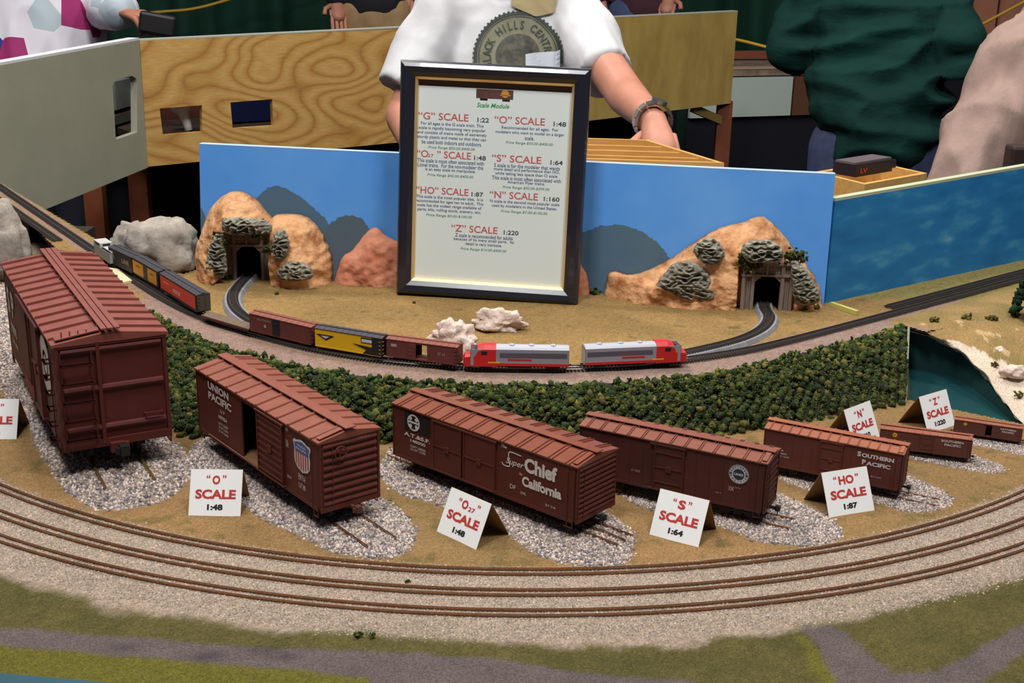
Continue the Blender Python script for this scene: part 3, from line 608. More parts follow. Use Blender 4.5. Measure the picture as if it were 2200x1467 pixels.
    if k == 'O27': mk('rail', MB().sweep([p-Vector(tk.location) for p in pts], rail_prof(0.11*ft, rh_)), M_RAIL, tk)
    return root, side, dside, end, L, W, H, z0, ft
M_O, M_OR = mred('oxide_side_o', (92, 40, 30), (84, 36, 26)), mred('oxide_roof_o', (130, 72, 54), (120, 64, 48))  # overhead light is put into the lighter roof tones, shade into the sides
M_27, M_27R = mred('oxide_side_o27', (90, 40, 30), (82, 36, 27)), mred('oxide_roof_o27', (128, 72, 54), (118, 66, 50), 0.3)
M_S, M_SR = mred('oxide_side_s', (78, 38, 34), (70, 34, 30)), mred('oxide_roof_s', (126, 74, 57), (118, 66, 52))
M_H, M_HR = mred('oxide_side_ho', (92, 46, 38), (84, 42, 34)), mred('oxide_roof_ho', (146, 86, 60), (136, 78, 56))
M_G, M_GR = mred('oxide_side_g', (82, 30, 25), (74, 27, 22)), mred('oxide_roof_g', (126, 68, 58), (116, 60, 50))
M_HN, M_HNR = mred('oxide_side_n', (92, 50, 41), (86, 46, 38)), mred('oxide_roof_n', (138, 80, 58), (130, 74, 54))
M_INT = mat('bare_wood_floor', (120, 84, 56), 0.8)
ftO = CARS['O'][5]/10.6; LO = CARS['O'][3]
# O scale: open doorway, door slid towards the near end
fx = lambda k, s: CARS[k][3]*(1-s)      # fraction along the side seen from the left -> distance from near end
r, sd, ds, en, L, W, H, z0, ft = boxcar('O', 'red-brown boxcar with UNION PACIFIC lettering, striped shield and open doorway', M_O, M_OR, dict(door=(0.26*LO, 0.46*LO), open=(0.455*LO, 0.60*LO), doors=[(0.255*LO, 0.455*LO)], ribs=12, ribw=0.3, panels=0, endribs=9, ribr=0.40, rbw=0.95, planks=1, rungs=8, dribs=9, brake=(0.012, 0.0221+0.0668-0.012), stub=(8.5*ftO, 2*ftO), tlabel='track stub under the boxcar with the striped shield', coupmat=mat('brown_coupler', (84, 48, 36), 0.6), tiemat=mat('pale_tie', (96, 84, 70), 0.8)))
mb = MB(); put_text(mb, sd, 'UNION', 0.205*L, 0.865*H, 0.185*L, 0.125*H, 0.03); put_text(mb, sd, 'PACIFIC', 0.215*L, 0.70*H, 0.205*L, 0.125*H, 0.03)
put_text(mb, sd, 'U P', 0.235*L, 0.545*H, 0.04*L, 0.055*H); put_text(mb, sd, '187024', 0.235*L, 0.44*H, 0.075*L, 0.06*H, 0.02)
for i, s in enumerate(('CAPY 100000', 'LD LMT 122700', 'LT WT 46300')): put_text(mb, sd, s, 0.235*L, (0.33-0.065*i)*H, 0.085*L, 0.04*H)
put_text(mb, sd, 'XM', 0.772*L, 0.93*H, 0.02*L, 0.05*H); put_text(mb, sd, 'IL 40-6', 0.772*L, 0.72*H, 0.02*L, 0.12*H); put_text(mb, sd, 'EW 9-4', 0.875*L, 0.33*H, 0.05*L, 0.10*H); put_text(mb, sd, 'CU FT 3898', 0.875*L, 0.20*H, 0.05*L, 0.08*H)
put_text(mb, sd, 'NEW 4-49', 0.78*L, 0.22*H, 0.03*L, 0.05*H)
mk('side_lettering', mb, M_WHITE, r)
mb = MB(); put_text(mb, en, '187024', W*0.72, 0.93*H, 0.22*W, 0.05*H, 0.02); mk('end_lettering', mb, M_WHITE, r)
def shield(face, cx, cy, w_, h_, parent):
    out = [(-0.5, 0.36), (-0.42, 0.43), (-0.30, 0.42), (-0.2, 0.46), (0, 0.5), (0.2, 0.46), (0.30, 0.42), (0.42, 0.43), (0.5, 0.36), (0.42, 0.18), (0.45, -0.05), (0.42, -0.28), (0.28, -0.42), (0, -0.5), (-0.28, -0.42), (-0.42, -0.28), (-0.45, -0.05), (-0.42, 0.18)]
    m0 = MB(); put_poly(m0, face, [(cx+x*w_*1.1, cy+y*h_*1.06) for x, y in out]); S = mk('shield_emblem', m0, mat('shield_white', (206, 200, 200), 0.5), parent)
    m1 = MB(); put_poly(m1, face, [(cx+x*w_*0.98, cy+y*h_*0.97) for x, y in [(-0.46, 0.36), (-0.3, 0.41), (0, 0.47), (0.3, 0.41), (0.46, 0.36), (0.41, 0.18), (0.42, 0.09), (-0.42, 0.09), (-0.41, 0.18)]], 0.0002); mk('shield_top', m1, mat('shield_blue', (52, 84, 150), 0.5), S)
    m2 = MB()
    for i in range(6):
        x = -0.36+i*0.144; yb = -0.47+0.9*x*x if abs(x) > 0.1 else -0.475; put_rect(m2, face, cx+(x-0.034)*w_, cx+(x+0.034)*w_, cy+yb*h_*0.93, cy+0.07*h_, 0.0002)
    mk('shield_stripes', m2, mat('shield_red', (176, 60, 52), 0.5), S)
    m3 = MB(); put_text(m3, face, 'UNION', cx, cy+0.31*h_, 0.55*w_, 0.07*h_, 0.02, lift=0.0004); put_text(m3, face, 'PACIFIC', cx, cy+0.2*h_, 0.66*w_, 0.07*h_, 0.02, lift=0.0004); mk('shield_text', m3, M_WHITE, S)
shield(sd, 0.882*L, 0.66*H, 0.118*L, 0.46*H, r)
mk('floor_boards', MB().box(0.4*L, 0.9*L, -W/2+0.2*ft, W/2+0.3*ft, z0+0.27*ft, z0+0.33*ft), M_INT, r)

ftq = CARS['O27'][5]/10.6; LQ = CARS['O27'][3]
r, sd, ds, en, L, W, H, z0, ft = boxcar('O27', 'red-brown boxcar lettered Super Chief to California, double doors', M_27, M_27R, dict(door=(0.41*LQ, 0.58*LQ), doors=[(0.592*LQ, 0.756*LQ), (0.408*LQ, 0.582*LQ)], ribs=12, pair=0.42, ribw=0.14, panels=0, endribs=10, ribr=0.38, rbw=1.0, planks=1, rungs=7, dribs=1, stub=(7*ftq, 5.5*ftq), railh=0.62, tw=1.8, ts=6.2, tlabel='three-rail track stub under the Super Chief boxcar', tiemat=M_BLK))
mb = MB(); put_text(mb, sd, 'A.T.&S.F.', 0.145*L, 0.50*H, 0.155*L, 0.075*H, 0.03); put_text(mb, sd, '148000', 0.15*L, 0.40*H, 0.09*L, 0.06*H, 0.02)
for i, s in enumerate(('CAPY 100000', 'LD LMT 121700')): put_text(mb, sd, s, 0.15*L, (0.29-0.06*i)*H, 0.09*L, 0.045*H)
put_text(mb, sd, 'The', 0.635*L, 0.93*H, 0.03*L, 0.06*H, 0.02, 0.3)
put_text(mb, sd, 'Chief', 0.825*L, 0.735*H, 0.165*L, 0.27*H, 0.045); put_text(mb, sd, 'Super', 0.693*L, 0.68*H, 0.095*L, 0.15*H, 0.01, 0.35)
put_text(mb, sd, 'to', 0.725*L, 0.53*H, 0.016*L, 0.05*H); put_text(mb, sd, 'California', 0.832*L, 0.42*H, 0.20*L, 0.19*H, 0.045)
put_text(mb, sd, 'DF', 0.685*L, 0.24*H, 0.03*L, 0.08*H); put_text(mb, sd, 'XML', 0.74*L, 0.19*H, 0.03*L, 0.05*H); put_text(mb, sd, 'BLT 12-46', 0.88*L, 0.14*H, 0.05*L, 0.04*H)
mk('side_lettering', mb, M_WHITE, r)
mb = MB()   # swash that rises from the S of Super and runs to Chief
pts = [(0.625, 0.63), (0.635, 0.585), (0.665, 0.60), (0.662, 0.70), (0.66, 0.83), (0.675, 0.87), (0.725, 0.86)]; q = catmull([Vector((x*L, y*H, 0)) for x, y in pts], 6)
for a_, b_ in zip(q, q[1:]):
    d_ = (b_-a_).normalized(); n_ = Vector((-d_.y, d_.x, 0))*0.0006; mb.add([sd(*(a_-n_)[:2]), sd(*(b_-n_)[:2]), sd(*(b_+n_)[:2]), sd(*(a_+n_)[:2])], [(0, 1, 2, 3)])
mk('script_swash', mb, M_WHITE, r)
mb = MB(); put_rect(mb, sd, 0.07*L, 0.22*L, 0.60*H, 0.93*H); pl = mk('herald_panel', mb, mat('herald_black', (26, 22, 22), 0.6), r)
mb = MB(); cx_, cy_ = 0.125*L, 0.765*H; put_ring(mb, sd, cx_, cy_, 0.0072, 0.0088, lift=0.0002); put_rect(mb, sd, cx_-0.0075, cx_+0.0075, cy_-0.0009, cy_+0.0012, 0.0002)
for s in (1, -1):
    for t_ in (1, -1): put_ring(mb, sd, cx_, cy_, 0.0038, 0.0074, 8, 0.0002, math.pi/2*(1-s)+t_*0.42, math.pi/2*(1-s)+t_*1.1)
mk('cross_herald', mb, M_WHITE, pl)
mk('bright_roof', MB(), None, r) if False else None
# pale lamp-side roof panels on the far slope of this car
C0_, a_, d_, L_, W_, H_, z0_, ft_ = car_frame('O27')

ftS = CARS['S'][5]/10.6; LS = CARS['S'][3]
r, sd, ds, en, L, W, H, z0, ft = boxcar('S', 'dark brown boxcar with a single round white herald, behind the S card', M_S, M_SR, dict(door=(0.42*LS, 0.60*LS), doors=[(0.42*LS, 0.58*LS)], ribs=13, pair=0.22, ribw=0.1, panels=14, endribs=8, rbw=1.1, planks=1, rungs=6, dribs=3, stub=(5*ftS, 0), tlabel='track stub under the boxcar with the round white herald', rh=0.8))
mb = MB(); cx_, cy_ = 0.865*L, 0.68*H; rr = 0.0098
put_ring(mb, sd, cx_, cy_, 0.0, rr); hr = mk('round_herald', mb, mat('herald_white', (188, 190, 196), 0.6), r)
mb = MB(); put_ring(mb, sd, cx_, cy_, 0, rr*0.56, lift=0.00015)
for s in (-1, 1): put_ring(mb, sd, cx_+s*rr*0.78, cy_, 0, rr*0.12, 10, 0.00015)
put_ring(mb, sd, cx_, cy_, rr*0.93, rr*0.97, lift=0.00015)
for i, ch in enumerate('SOUTHERN'):
    t = R(160-i*20); v_, f_ = text_geo(ch, 0.03); cs, sn = math.cos(t-math.pi/2), math.sin(t-math.pi/2); k_ = rr*0.26; m_ = v_.mean(0)
    mb.add([sd(cx_+rr*0.76*math.cos(t)+((p[0]-m_[0])*cs-(p[1]-m_[1])*sn)*k_, cy_+rr*0.76*math.sin(t)+((p[0]-m_[0])*sn+(p[1]-m_[1])*cs)*k_, 0.00015) for p in v_], f_)
for i, ch in enumerate('PACIFIC'):
    t = R(200+i*23); v_, f_ = text_geo(ch, 0.03); cs, sn = math.cos(t+math.pi/2), math.sin(t+math.pi/2); k_ = rr*0.26; m_ = v_.mean(0)
    mb.add([sd(cx_+rr*0.76*math.cos(t)+((p[0]-m_[0])*cs-(p[1]-m_[1])*sn)*k_, cy_+rr*0.76*math.sin(t)+((p[0]-m_[0])*sn+(p[1]-m_[1])*cs)*k_, 0.00015) for p in v_], f_)
mk('herald_ring', mb, mat('herald_dark', (40, 46, 60), 0.6), hr)
mb = MB(); put_text(mb, sd, 'LINES', cx_, cy_, rr*0.9, rr*0.24, 0.04, lift=0.0003); mk('herald_text', mb, MATS['herald_white'], hr)
mb = MB(); put_text(mb, sd, 'XM', 0.83*L, 0.36*H, 0.028*L, 0.10*H, 0.02); put_text(mb, sd, 'EW 9-4', 0.865*L, 0.40*H, 0.03*L, 0.04*H); put_text(mb, sd, 'BLT', 0.77*L, 0.22*H, 0.03*L, 0.03*H); put_text(mb, sd, 'SP 97895', 0.32*L, 0.30*H, 0.05*L, 0.05*H); mk('side_lettering', mb, mat('faded_lettering', (160, 140, 132), 0.6), r)

ftH = CARS['HO'][5]/10.6; LH = CARS['HO'][3]
r, sd, ds, en, L, W, H, z0, ft = boxcar('HO', 'brown boxcar lettered SOUTHERN PACIFIC, behind the HO card', M_H, M_HR, dict(door=(0.42*LH, 0.58*LH), doors=[(0.42*LH, 0.58*LH)], ribs=14, pair=0.15, ribw=0.09, panels=14, endribs=7, rbw=1.2, planks=1, rungs=6, dribs=3, stub=(10*ftH, 0), tlabel='track stub under the large SOUTHERN PACIFIC boxcar', rh=0.9))
mb = MB(); put_text(mb, sd, 'S', 0.697*L, 0.80*H, 0.026*L, 0.145*H, 0.05); put_text(mb, sd, 'OUTHERN', 0.829*L, 0.785*H, 0.228*L, 0.115*H, 0.05); put_text(mb, sd, 'P', 0.735*L, 0.60*H, 0.026*L, 0.145*H, 0.05); put_text(mb, sd, 'ACIFIC', 0.838*L, 0.585*H, 0.172*L, 0.115*H, 0.05)
put_text(mb, sd, 'S P', 0.13*L, 0.46*H, 0.04*L, 0.05*H, 0.02); put_text(mb, sd, '97895', 0.14*L, 0.38*H, 0.07*L, 0.05*H); put_text(mb, sd, 'CAPY 100000', 0.15*L, 0.30*H, 0.09*L, 0.035*H); put_text(mb, sd, 'BLT 6-51', 0.83*L, 0.25*H, 0.07*L, 0.04*H)
mk('side_lettering', mb, mat('grey_lettering', (196, 186, 184), 0.6), r)

for k, lab, tl in (('N', 'small brown boxcar with a yellow dot herald, behind the HO-scale boxcar', 'track stub under the second smallest boxcar'), ('Z', 'smallest brown boxcar, at the right picture edge by the Z card', 'track stub under the smallest boxcar')):
    f_ = CARS[k][5]/10.6; l_ = CARS[k][3]
    r, sd, ds, en, L, W, H, z0, ft = boxcar(k, lab, M_HN, M_HNR, dict(door=(0.42*l_, 0.56*l_), open=(0.44*l_, 0.53*l_) if k == 'Z' else None, doors=[(0.42*l_, 0.56*l_)] if k == 'N' else [(0.32*l_, 0.44*l_)], ribs=12, ribw=0.14, panels=10, endribs=6, rbw=1.1, planks=1, rungs=5, dribs=3, stub=(3*f_, 1*f_), tlabel=tl, rh=0.9))
    mb = MB(); put_text(mb, sd, 'SOUTHERN', 0.79*L, 0.78*H, 0.24*L, 0.13*H, 0.03); put_text(mb, sd, 'PACIFIC', 0.80*L, 0.58*H, 0.18*L, 0.13*H, 0.03); mk('side_lettering', mb, MATS['grey_lettering'], r)
    mb = MB(); put_ring(mb, sd, 0.16*L, 0.76*H, 0, 0.12*H, 20); yd = mk('dot_herald', mb, mat('herald_yellow', (200, 160, 30), 0.6), r)
    mb = MB(); put_text(mb, sd, 'SP', 0.16*L, 0.76*H, 0.12*H, 0.07*H, 0.02, lift=0.0001); mk('herald_text', mb, M_HN, yd)

ftG = CARS['G'][5]/10.6; LG = CARS['G'][3]
r, sd, ds, en, L, W, H, z0, ft = boxcar('G', 'largest red-brown boxcar, end-on at left with a panelled roof', M_G, M_GR, dict(door=(0.40*LG, 0.62*LG), open=(0.40*LG, 0.56*LG), doors=[(0.24*LG, 0.40*LG)], ribs=13, ribw=0.06, panels=0, endribs=3, ribz=(0.16, 0.55, 0.93), ribr=0.34, rungoff=0.5, rungw=0.2, rbw=0.95, planks=3, rungs=6, erungs=5, endlad=2.9, dribs=1, stub=(4.5*ftG, 1*ftG), tlabel='track stub under the largest boxcar', endpost=True, truck=6.0, rh=0.75, railmat=mat('rail_brass', (150, 120, 60), 0.4, 0.8), tiemat=mat('brown_tie', (104, 84, 50), 0.8), tw=0.9, ts=2.4))
mb = MB(); put_text(mb, sd, 'S P', 0.13*L, 0.66*H, 0.15*L, 0.30*H, 0.03); put_text(mb, sd, '97895', 0.15*L, 0.36*H, 0.12*L, 0.12*H, 0.02); put_text(mb, sd, 'CAPY 100000', 0.15*L, 0.2*H, 0.12*L, 0.06*H, 0.01)
put_ring(mb, sd, 0.83*L, 0.66*H, 0.5*0.03, 0.030, 32); put_ring(mb, sd, 0.83*L, 0.66*H, 0, 0.010, 20); mk('side_lettering', mb, mat('chalk_lettering', (190, 186, 178), 0.7), r)
mb = MB(); z_ = z0+0.24*H; mb.bar((-0.45*ft, -W*0.26, z_), (-0.45*ft, -W*0.42, z_), 0.2*ft, 0.22*ft); mb.bar((-0.45*ft, -W*0.26, z_), (0, -W*0.26, z_), 0.15*ft, 0.15*ft); mb.bar((-0.45*ft, -W*0.42, z_), (0, -W*0.42, z_), 0.15*ft, 0.15*ft); mk('grab_iron', mb, M_G, r)
mb = MB(); mb.box(-0.9*ft, 0, -0.5*ft, 0.9*ft, z0-0.9*ft, z0+0.1*ft); mb.box(-0.9*ft, -0.3*ft, -0.9*ft, -0.5*ft, z0-0.8*ft, z0); mk('end_step', mb, M_G, r)
mb = MB()
for i in range(4): y = 0.20*W+0.22*W*i/3; mb.cyl((0.4*ft, y, z0+H+0.5*ft), (0.4*ft, y, z0+H+1.2*ft), 0.07*ft, n=6)
mk('roof_grab', mb, M_GR, r)

# ================================================================ SCALE CARDS
M_CARD = mat('card_white', (226, 226, 224), 0.55); M_CARDB = mat('card_back', (150, 116, 72), 0.8); M_RED = mat('print_red', (178, 52, 48), 0.6); M_BLACKP = mat('print_black', (24, 22, 24), 0.6)
def card(top, ratio, TL, TR, BR, BL, label, z=0.039, sub=None, zb=0.0):
    bl = P(*BL, zb) if not isinstance(BL, Vector) else BL; br = P(*BR, zb) if not isinstance(BR, Vector) else BR
    tl = P(*TL, z) if not isinstance(TL, Vector) else TL; tr = P(*TR, z) if not isinstance(TR, Vector) else TR
    ex = ((br-bl)+(tr-tl)).normalized(); wd = ((br-bl).length+(tr-tl).length)/2; mid_b = (bl+br)/2; mid_t = (tl+tr)/2
    ex = ex-Vector((0, 0, ex.z)); ex.normalize(); ey = (mid_t-mid_b); ey = (ey-ex*ey.dot(ex)); hh = ey.length; ey.normalize()
    o_ = mid_b-ex*wd/2; n_ = ex.cross(ey)
    root = thing('scale_card', label, 'sign card', mid_b, 0, 'folded scale cards'); org = o_-mid_b
    th = 0.0005; fr = MB(); fr.hexa([org, org+ex*wd, org+ex*wd-n_*th, org-n_*th, org+ey*hh, org+ex*wd+ey*hh, org+ex*wd+ey*hh-n_*th, org+ey*hh-n_*th]); mk('front_face', fr, M_CARD, root)
    hz = Vector((n_.x, n_.y, 0)).normalized(); topz = (org+ey*hh).z; foot = org+ey*hh-hz*(0.024); foot.z = 0.0
    bk = MB(); a_ = org+ey*hh-n_*th; bk.hexa([a_, a_+ex*wd, a_+ex*wd-hz*th, a_-hz*th, foot, foot+ex*wd, foot+ex*wd-hz*th, foot-hz*th]); mk('back_flap', bk, M_CARDB, root)
    fc = Face(org, ex, ey, 0.00025); mr = MB()
    put_text(mr, fc, '\u201c', wd*(0.5-0.07-0.085*len(top)-(0.04 if sub else 0)), hh*0.845, wd*0.07, hh*0.07, 0.02); put_text(mr, fc, '\u201d', wd*(0.5+0.07+0.085*len(top)+(0.11 if sub else 0)), hh*0.845, wd*0.07, hh*0.07, 0.02)
    put_text(mr, fc, top, wd*(0.5-(0.06 if sub else 0)), hh*0.775, wd*(0.15 if len(top) == 1 else 0.33), hh*0.19, 0.04)
    if sub: put_text(mr, fc, sub, wd*0.62, hh*0.72, wd*0.16, hh*0.095, 0.02)
    put_text(mr, fc, 'SCALE', wd*0.5, hh*0.47, wd*0.78, hh*0.20, 0.04); mk('red_print', mr, M_RED, root)
    mk2 = MB(); put_text(mk2, fc, ratio, wd*0.5, hh*0.195, wd*(0.30 if len(ratio) < 5 else 0.38), hh*0.125, 0.045); mk('ratio_print', mk2, M_BLACKP, root)
    return root
card('O', '1:48', (412, 1007.8), (524.4, 1008.5), (516, 1110.7), (405, 1108), 'white folded card reading O SCALE 1:48')
card('O', '1:48', (971.9, 1047.7), (1058, 1083), (1022.3, 1182.6), (937.9, 1141.5), 'white folded card reading O27 SCALE 1:48', sub='27')
card('S', '1:64', (1420.7, 1050), (1526.4, 1075.5), (1500, 1177), (1394.7, 1148.3), 'white folded card reading S SCALE 1:64')
card('HO', '1:87', (1759.2, 1016.4), (1858, 1002), (1878.4, 1096.8), (1782.7, 1113.2), 'white folded card reading HO SCALE 1:87')
def card2(top, ratio, TL, TR, Ldir, label, z=0.039):
    tl = P(*TL, z); tr = P(*TR, z); ex = (tr-tl); ex.z = 0; ex = ex.normalized(); nb = Vector((ex.y, -ex.x, 0)); bl = tl+nb*0.018; bl.z = 0; br = bl+ex*0.05; tr = tl+ex*0.05
    return card(top, ratio, tl, tr, br, bl, label)
card2('N', '1:160', (1813.2, 881.2), (1879.7, 856.4), None, 'white folded card reading N SCALE 1:160')
card2('Z', '1:220', (1974.6, 853), (2037.9, 834.5), None, 'white folded card reading Z SCALE 1:220')
tr_, br_ = P(34.4, 856.7, 0.039), P(35.4, 944, 0.0); ex_ = Vector((1, 0.06, 0)).normalized()
card('G', '1:22', tr_-ex_*0.05, tr_, br_, br_-ex_*0.05, 'white folded scale card cut off by the left picture edge')

# ================================================================ BACKDROPS
A, B = BLc, BRc; tlz, trz = PV(428, 310, A, B), PV(1795, 375, A, B); Ld = (Vector((B.x-A.x, B.y-A.y, 0))).length
mb = MB(); board(mb, A, B, [(0, U-0.02), (Ld, U-0.02), (along(trz, A, B)[0], trz.z), (along(tlz, A, B)[0], tlz.z)], 0.012)
bd = thing('sky_backdrop', 'light blue painted board with grey mountains behind the frame', 'backdrop', A)
o = mk('sky_board', mb, mat('sky_paint', (80, 154, 238), 0.55, c2=(104, 170, 240), scale=6, thr=(0.3, 0.7)), bd); o.location = -A
mb = MB(); board(mb, A, B, [(along(tlz, A, B)[0], tlz.z-0.0005), (along(trz, A, B)[0], trz.z-0.0005), (along(trz, A, B)[0], trz.z+0.001), (along(tlz, A, B)[0], tlz.z+0.001)], 0.012); o = mk('top_edge', mb, mat('pale_edge', (160, 186, 220), 0.6), bd); o.location = -A
nb = Vector((-(B-A).y, (B-A).x, 0)).normalized()
def painted(pts, m, off=0.0012):
    loc = [along(PV(u, v, A, B), A, B) for u, v in pts]; loc = [(x, max(z, U-0.004)) for x, z in loc]; q = MB(); board(q, A-nb*off, B-nb*off, loc, off*0.9); o_ = mk('painted_mountain', q, m, bd); o_.location = -A
M_MT = mat('mountain_grey', (76, 108, 134), 0.8, c2=(84, 112, 128), scale=14)
M_MT2 = mat('mountain_grey_dark', (88, 104, 116), 0.8, c2=(78, 100, 114), scale=14)
def jag(pts, amp=1.6, seed=1):
    r0 = random.Random(seed); out = []
    for a_, b_ in zip(pts, pts[1:]):
        for k_ in range(6): t = k_/6; out.append((a_[0]+(b_[0]-a_[0])*t+r0.uniform(-amp, amp), a_[1]+(b_[1]-a_[1])*t+r0.uniform(-amp, amp)))
    out.append(pts[-1]); return out
painted(jag([(520, 470), (548, 428), (575, 404), (595, 399), (615, 404), (650, 425), (680, 452), (700, 470), (715, 500), (720, 560)])+[(720, 640), (520, 640)], M_MT)
painted(jag([(690, 500), (715, 475), (735, 464), (760, 462), (780, 470), (792, 490), (800, 520)], seed=2)+[(810, 640), (690, 640)], M_MT2, 0.0024)
painted(jag([(1240, 505), (1258, 497), (1290, 485), (1320, 482), (1350, 485), (1380, 498), (1405, 515), (1425, 535), (1440, 555), (1480, 590)], seed=3)+[(1480, 660), (1240, 660)], M_MT)
painted([(432, 446), (438, 456), (446, 480), (450, 510), (450, 600), (434, 600)], M_MT)

# ---- relief rocks
def relief(name, label, pts, T, m, yoff=0.0, carve=None, amp=0.006, cat='model mountain', parent=None, nscale=26, ext=0.05, rings=34, seg=170, seed=0, zmin=None, A_=None, B_=None, power=0.55, base=True, ridged=False):
    A1 = (A_ or A)-nb*yoff; B1 = (B_ or B)-nb*yoff; loc = [along(PV(u, v, A1, B1), A1, B1) for u, v in pts]
    zmin = U-0.003 if zmin is None else zmin
    if base: loc = [(x, z-ext if z < U+0.012 else z) for x, z in loc]
    c = catmull([Vector((x, z, 0)) for x, z in loc]+[Vector((*loc[0], 0))], 8); c = resample(c, seg+1)[:-1]
    cx_ = sum(p.x for p in c)/seg; cz_ = sum(p.y for p in c)/seg; dd = (B1-A1); dd.z = 0; dd.normalize()
    vs = []
    for k_ in range(rings+1):
        rr_ = (k_/rings)
        for i in range(seg):
            s_ = cx_+(c[i].x-cx_)*rr_; z_ = cz_+(c[i].y-cz_)*rr_; dep = T*max(1-rr_**2.2, 0)**power
            nz = noise.fractal(Vector((s_*nscale, z_*nscale, seed)), 1.0, 2.0, 4); n2_ = noise.noise(Vector((s_*nscale*4, z_*nscale*4, seed+9)))
            if ridged: r_n = noise.noise(Vector((s_*110, z_*190, seed*2.0))); nz = 0.9-3.6*abs(r_n)+0.5*nz
            dep += amp*(nz*1.3+0.35*n2_)*min(1, 4*(1-rr_)+0.15)
            cv = carve(s_, z_) if carve else None
            if cv is not None: dep = min(dep, cv)
            edge = 0 if rr_ < 1 else 1
            p = Vector((A1.x, A1.y, 0))+dd*(s_+(amp*0.4*n2_ if k_ > rings*0.8 else 0))-nb*dep; vs.append(Vector((p.x, p.y, max(z_+(amp*0.4*nz if k_ > rings*0.8 else 0), zmin))))
    fs_ = [(k_*seg+i, k_*seg+(i+1) % seg, (k_+1)*seg+(i+1) % seg, (k_+1)*seg+i) for k_ in range(rings) for i in range(seg)]
    n0 = len(vs); bc = Vector((A1.x, A1.y, 0))+dd*cx_+nb*(-0.0005 if base else 0.004)+Vector((0, 0, max(cz_, zmin))); vs.append(bc); fs_ += [(rings*seg+(i+1) % seg, rings*seg+i, n0) for i in range(seg)]
    org = Vector((bc.x, bc.y, zmin)) if parent is None else Vector(parent.location)
    q = MB(); q.add([v-org for v in vs], fs_); o_ = mk(name, q, m, parent, smooth=True)
    if parent is None: o_.location = org; tag(o_, label, cat)
    return o_
M_RK = mat('tan_rock_paint', (164, 104, 62), 0.9, c2=(218, 166, 118), scale=30, bump=0.006, bscale=80, thr=(0.36, 0.56))
M_RK2 = mat('ochre_rock_paint', (148, 84, 40), 0.9, c2=(212, 160, 112), scale=20, bump=0.006, bscale=80, thr=(0.36, 0.52))
M_PINK = mat('pink_rock_paint', (186, 112, 84), 0.9, c2=(216, 148, 118), scale=30, bump=0.003, bscale=60)
M_GREY = mat('grey_rock_cast', (96, 94, 80), 0.85, c2=(158, 154, 138), scale=110, bump=0.006, bscale=110, stretch=(1, 1, 2.2))
def pose(pl, pr): a_ = P(*pl, U); b_ = P(*pr, U); return a_, b_
def carver(pl, pr, h, yoff):
    a_, b_ = pose(pl, pr); A1 = A-nb*yoff; s0, s1 = along(a_, A1, B)[0], along(b_, A1, B)[0]; mid = (s0+s1)/2; wd = s1-s0; front = min((A1-a_).dot(nb), (A1-b_).dot(nb))
    ow = wd*0.245
    def f(s_, z_):
        if abs(s_-mid) < ow+0.006 and z_ < U+h*0.76: return -0.0
        if abs(s_-mid) < wd/2+0.004 and z_ < U+h+0.004: return front-0.009
        return None
    return f
PORT_L = ((483, 600), (590, 601)); PORT_R = ((1587, 664), (1700, 667)); HL_, HR_ = 0.071, 0.068
relief('rock_mountain', 'tall tan rock hump with the left tunnel mouth', [(428, 600), (424, 545), (435, 500), (455, 445), (480, 420), (510, 411), (540, 420), (562, 440), (590, 480), (606, 540), (606, 600)], 0.060, M_RK, 0.002, carver(*PORT_L, HL_, 0.002), seed=1, rings=60, seg=220)
relief('rock_mountain', 'rounded ochre rock hump right of the left tunnel', [(572, 600), (570, 520), (585, 470), (610, 459), (640, 459), (672, 475), (697, 510), (712, 548), (714, 580), (704, 600), (640, 606)], 0.058, M_RK2, 0.004, carver(*PORT_L, HL_, 0.004), seed=2, rings=50, seg=200)
relief('rock_mountain', 'low pink rock ridge between the left humps and the frame', [(703, 600), (730, 562), (757, 537), (785, 500), (800, 488), (812, 490), (835, 510), (870, 540), (900, 600)], 0.020, M_PINK, 0.004, seed=3, amp=0.004)
relief('rock_mountain', 'small pink rock peeking out behind the frame edge', [(1225, 640), (1240, 560), (1252, 575), (1264, 605), (1272, 636)], 0.012, M_PINK, 0.004, seed=5, amp=0.002)
RM = relief('rock_mountain', 'large tan triangular mountain with the right tunnel mouth', [(1292, 618), (1305, 598), (1318, 583), (1340, 588), (1380, 583), (1440, 555), (1500, 515), (1540, 492), (1590, 478), (1625, 466), (1650, 470), (1680, 500), (1710, 540), (1735, 575), (1762, 625), (1768, 658), (1700, 664), (1560, 655), (1400, 640)], 0.054, M_RK, 0.003, carver(*PORT_R, HR_, 0.003), seed=4, amp=0.0055, seg=300, rings=90)
def crop(name, label, pts, yoff, seed, T=0.009, par=None):
    return relief(name, label, pts, T, M_GREY, yoff, amp=0.0034, parent=par, nscale=60, seed=seed, rings=34, seg=130, base=False, cat='rock cluster', ridged=True)
ps = bpy.data.objects
crop('rock_outcrop', 'grey craggy rock patch low on the tan triangular mountain', [(1408, 612), (1425, 590), (1450, 565), (1485, 562), (1515, 580), (1530, 610), (1536, 640), (1500, 652), (1460, 640)], 0.051, 11)
crop('rock_outcrop', 'small grey rock patch high on the tan triangular mountain', [(1488, 540), (1500, 520), (1530, 512), (1552, 530), (1556, 552), (1535, 572), (1505, 562)], 0.050, 12)
crop('rock_outcrop', 'grey rock patch above the right tunnel portal', [(1592, 545), (1600, 522), (1640, 515), (1670, 525), (1684, 548), (1670, 562), (1610, 564)], 0.053, 13)
crop('rock_outcrop', 'grey rock patch beside the right tunnel at the backdrop corner', [(1698, 560), (1718, 565), (1745, 600), (1762, 640), (1745, 655), (1710, 650), (1700, 600)], 0.042, 14)
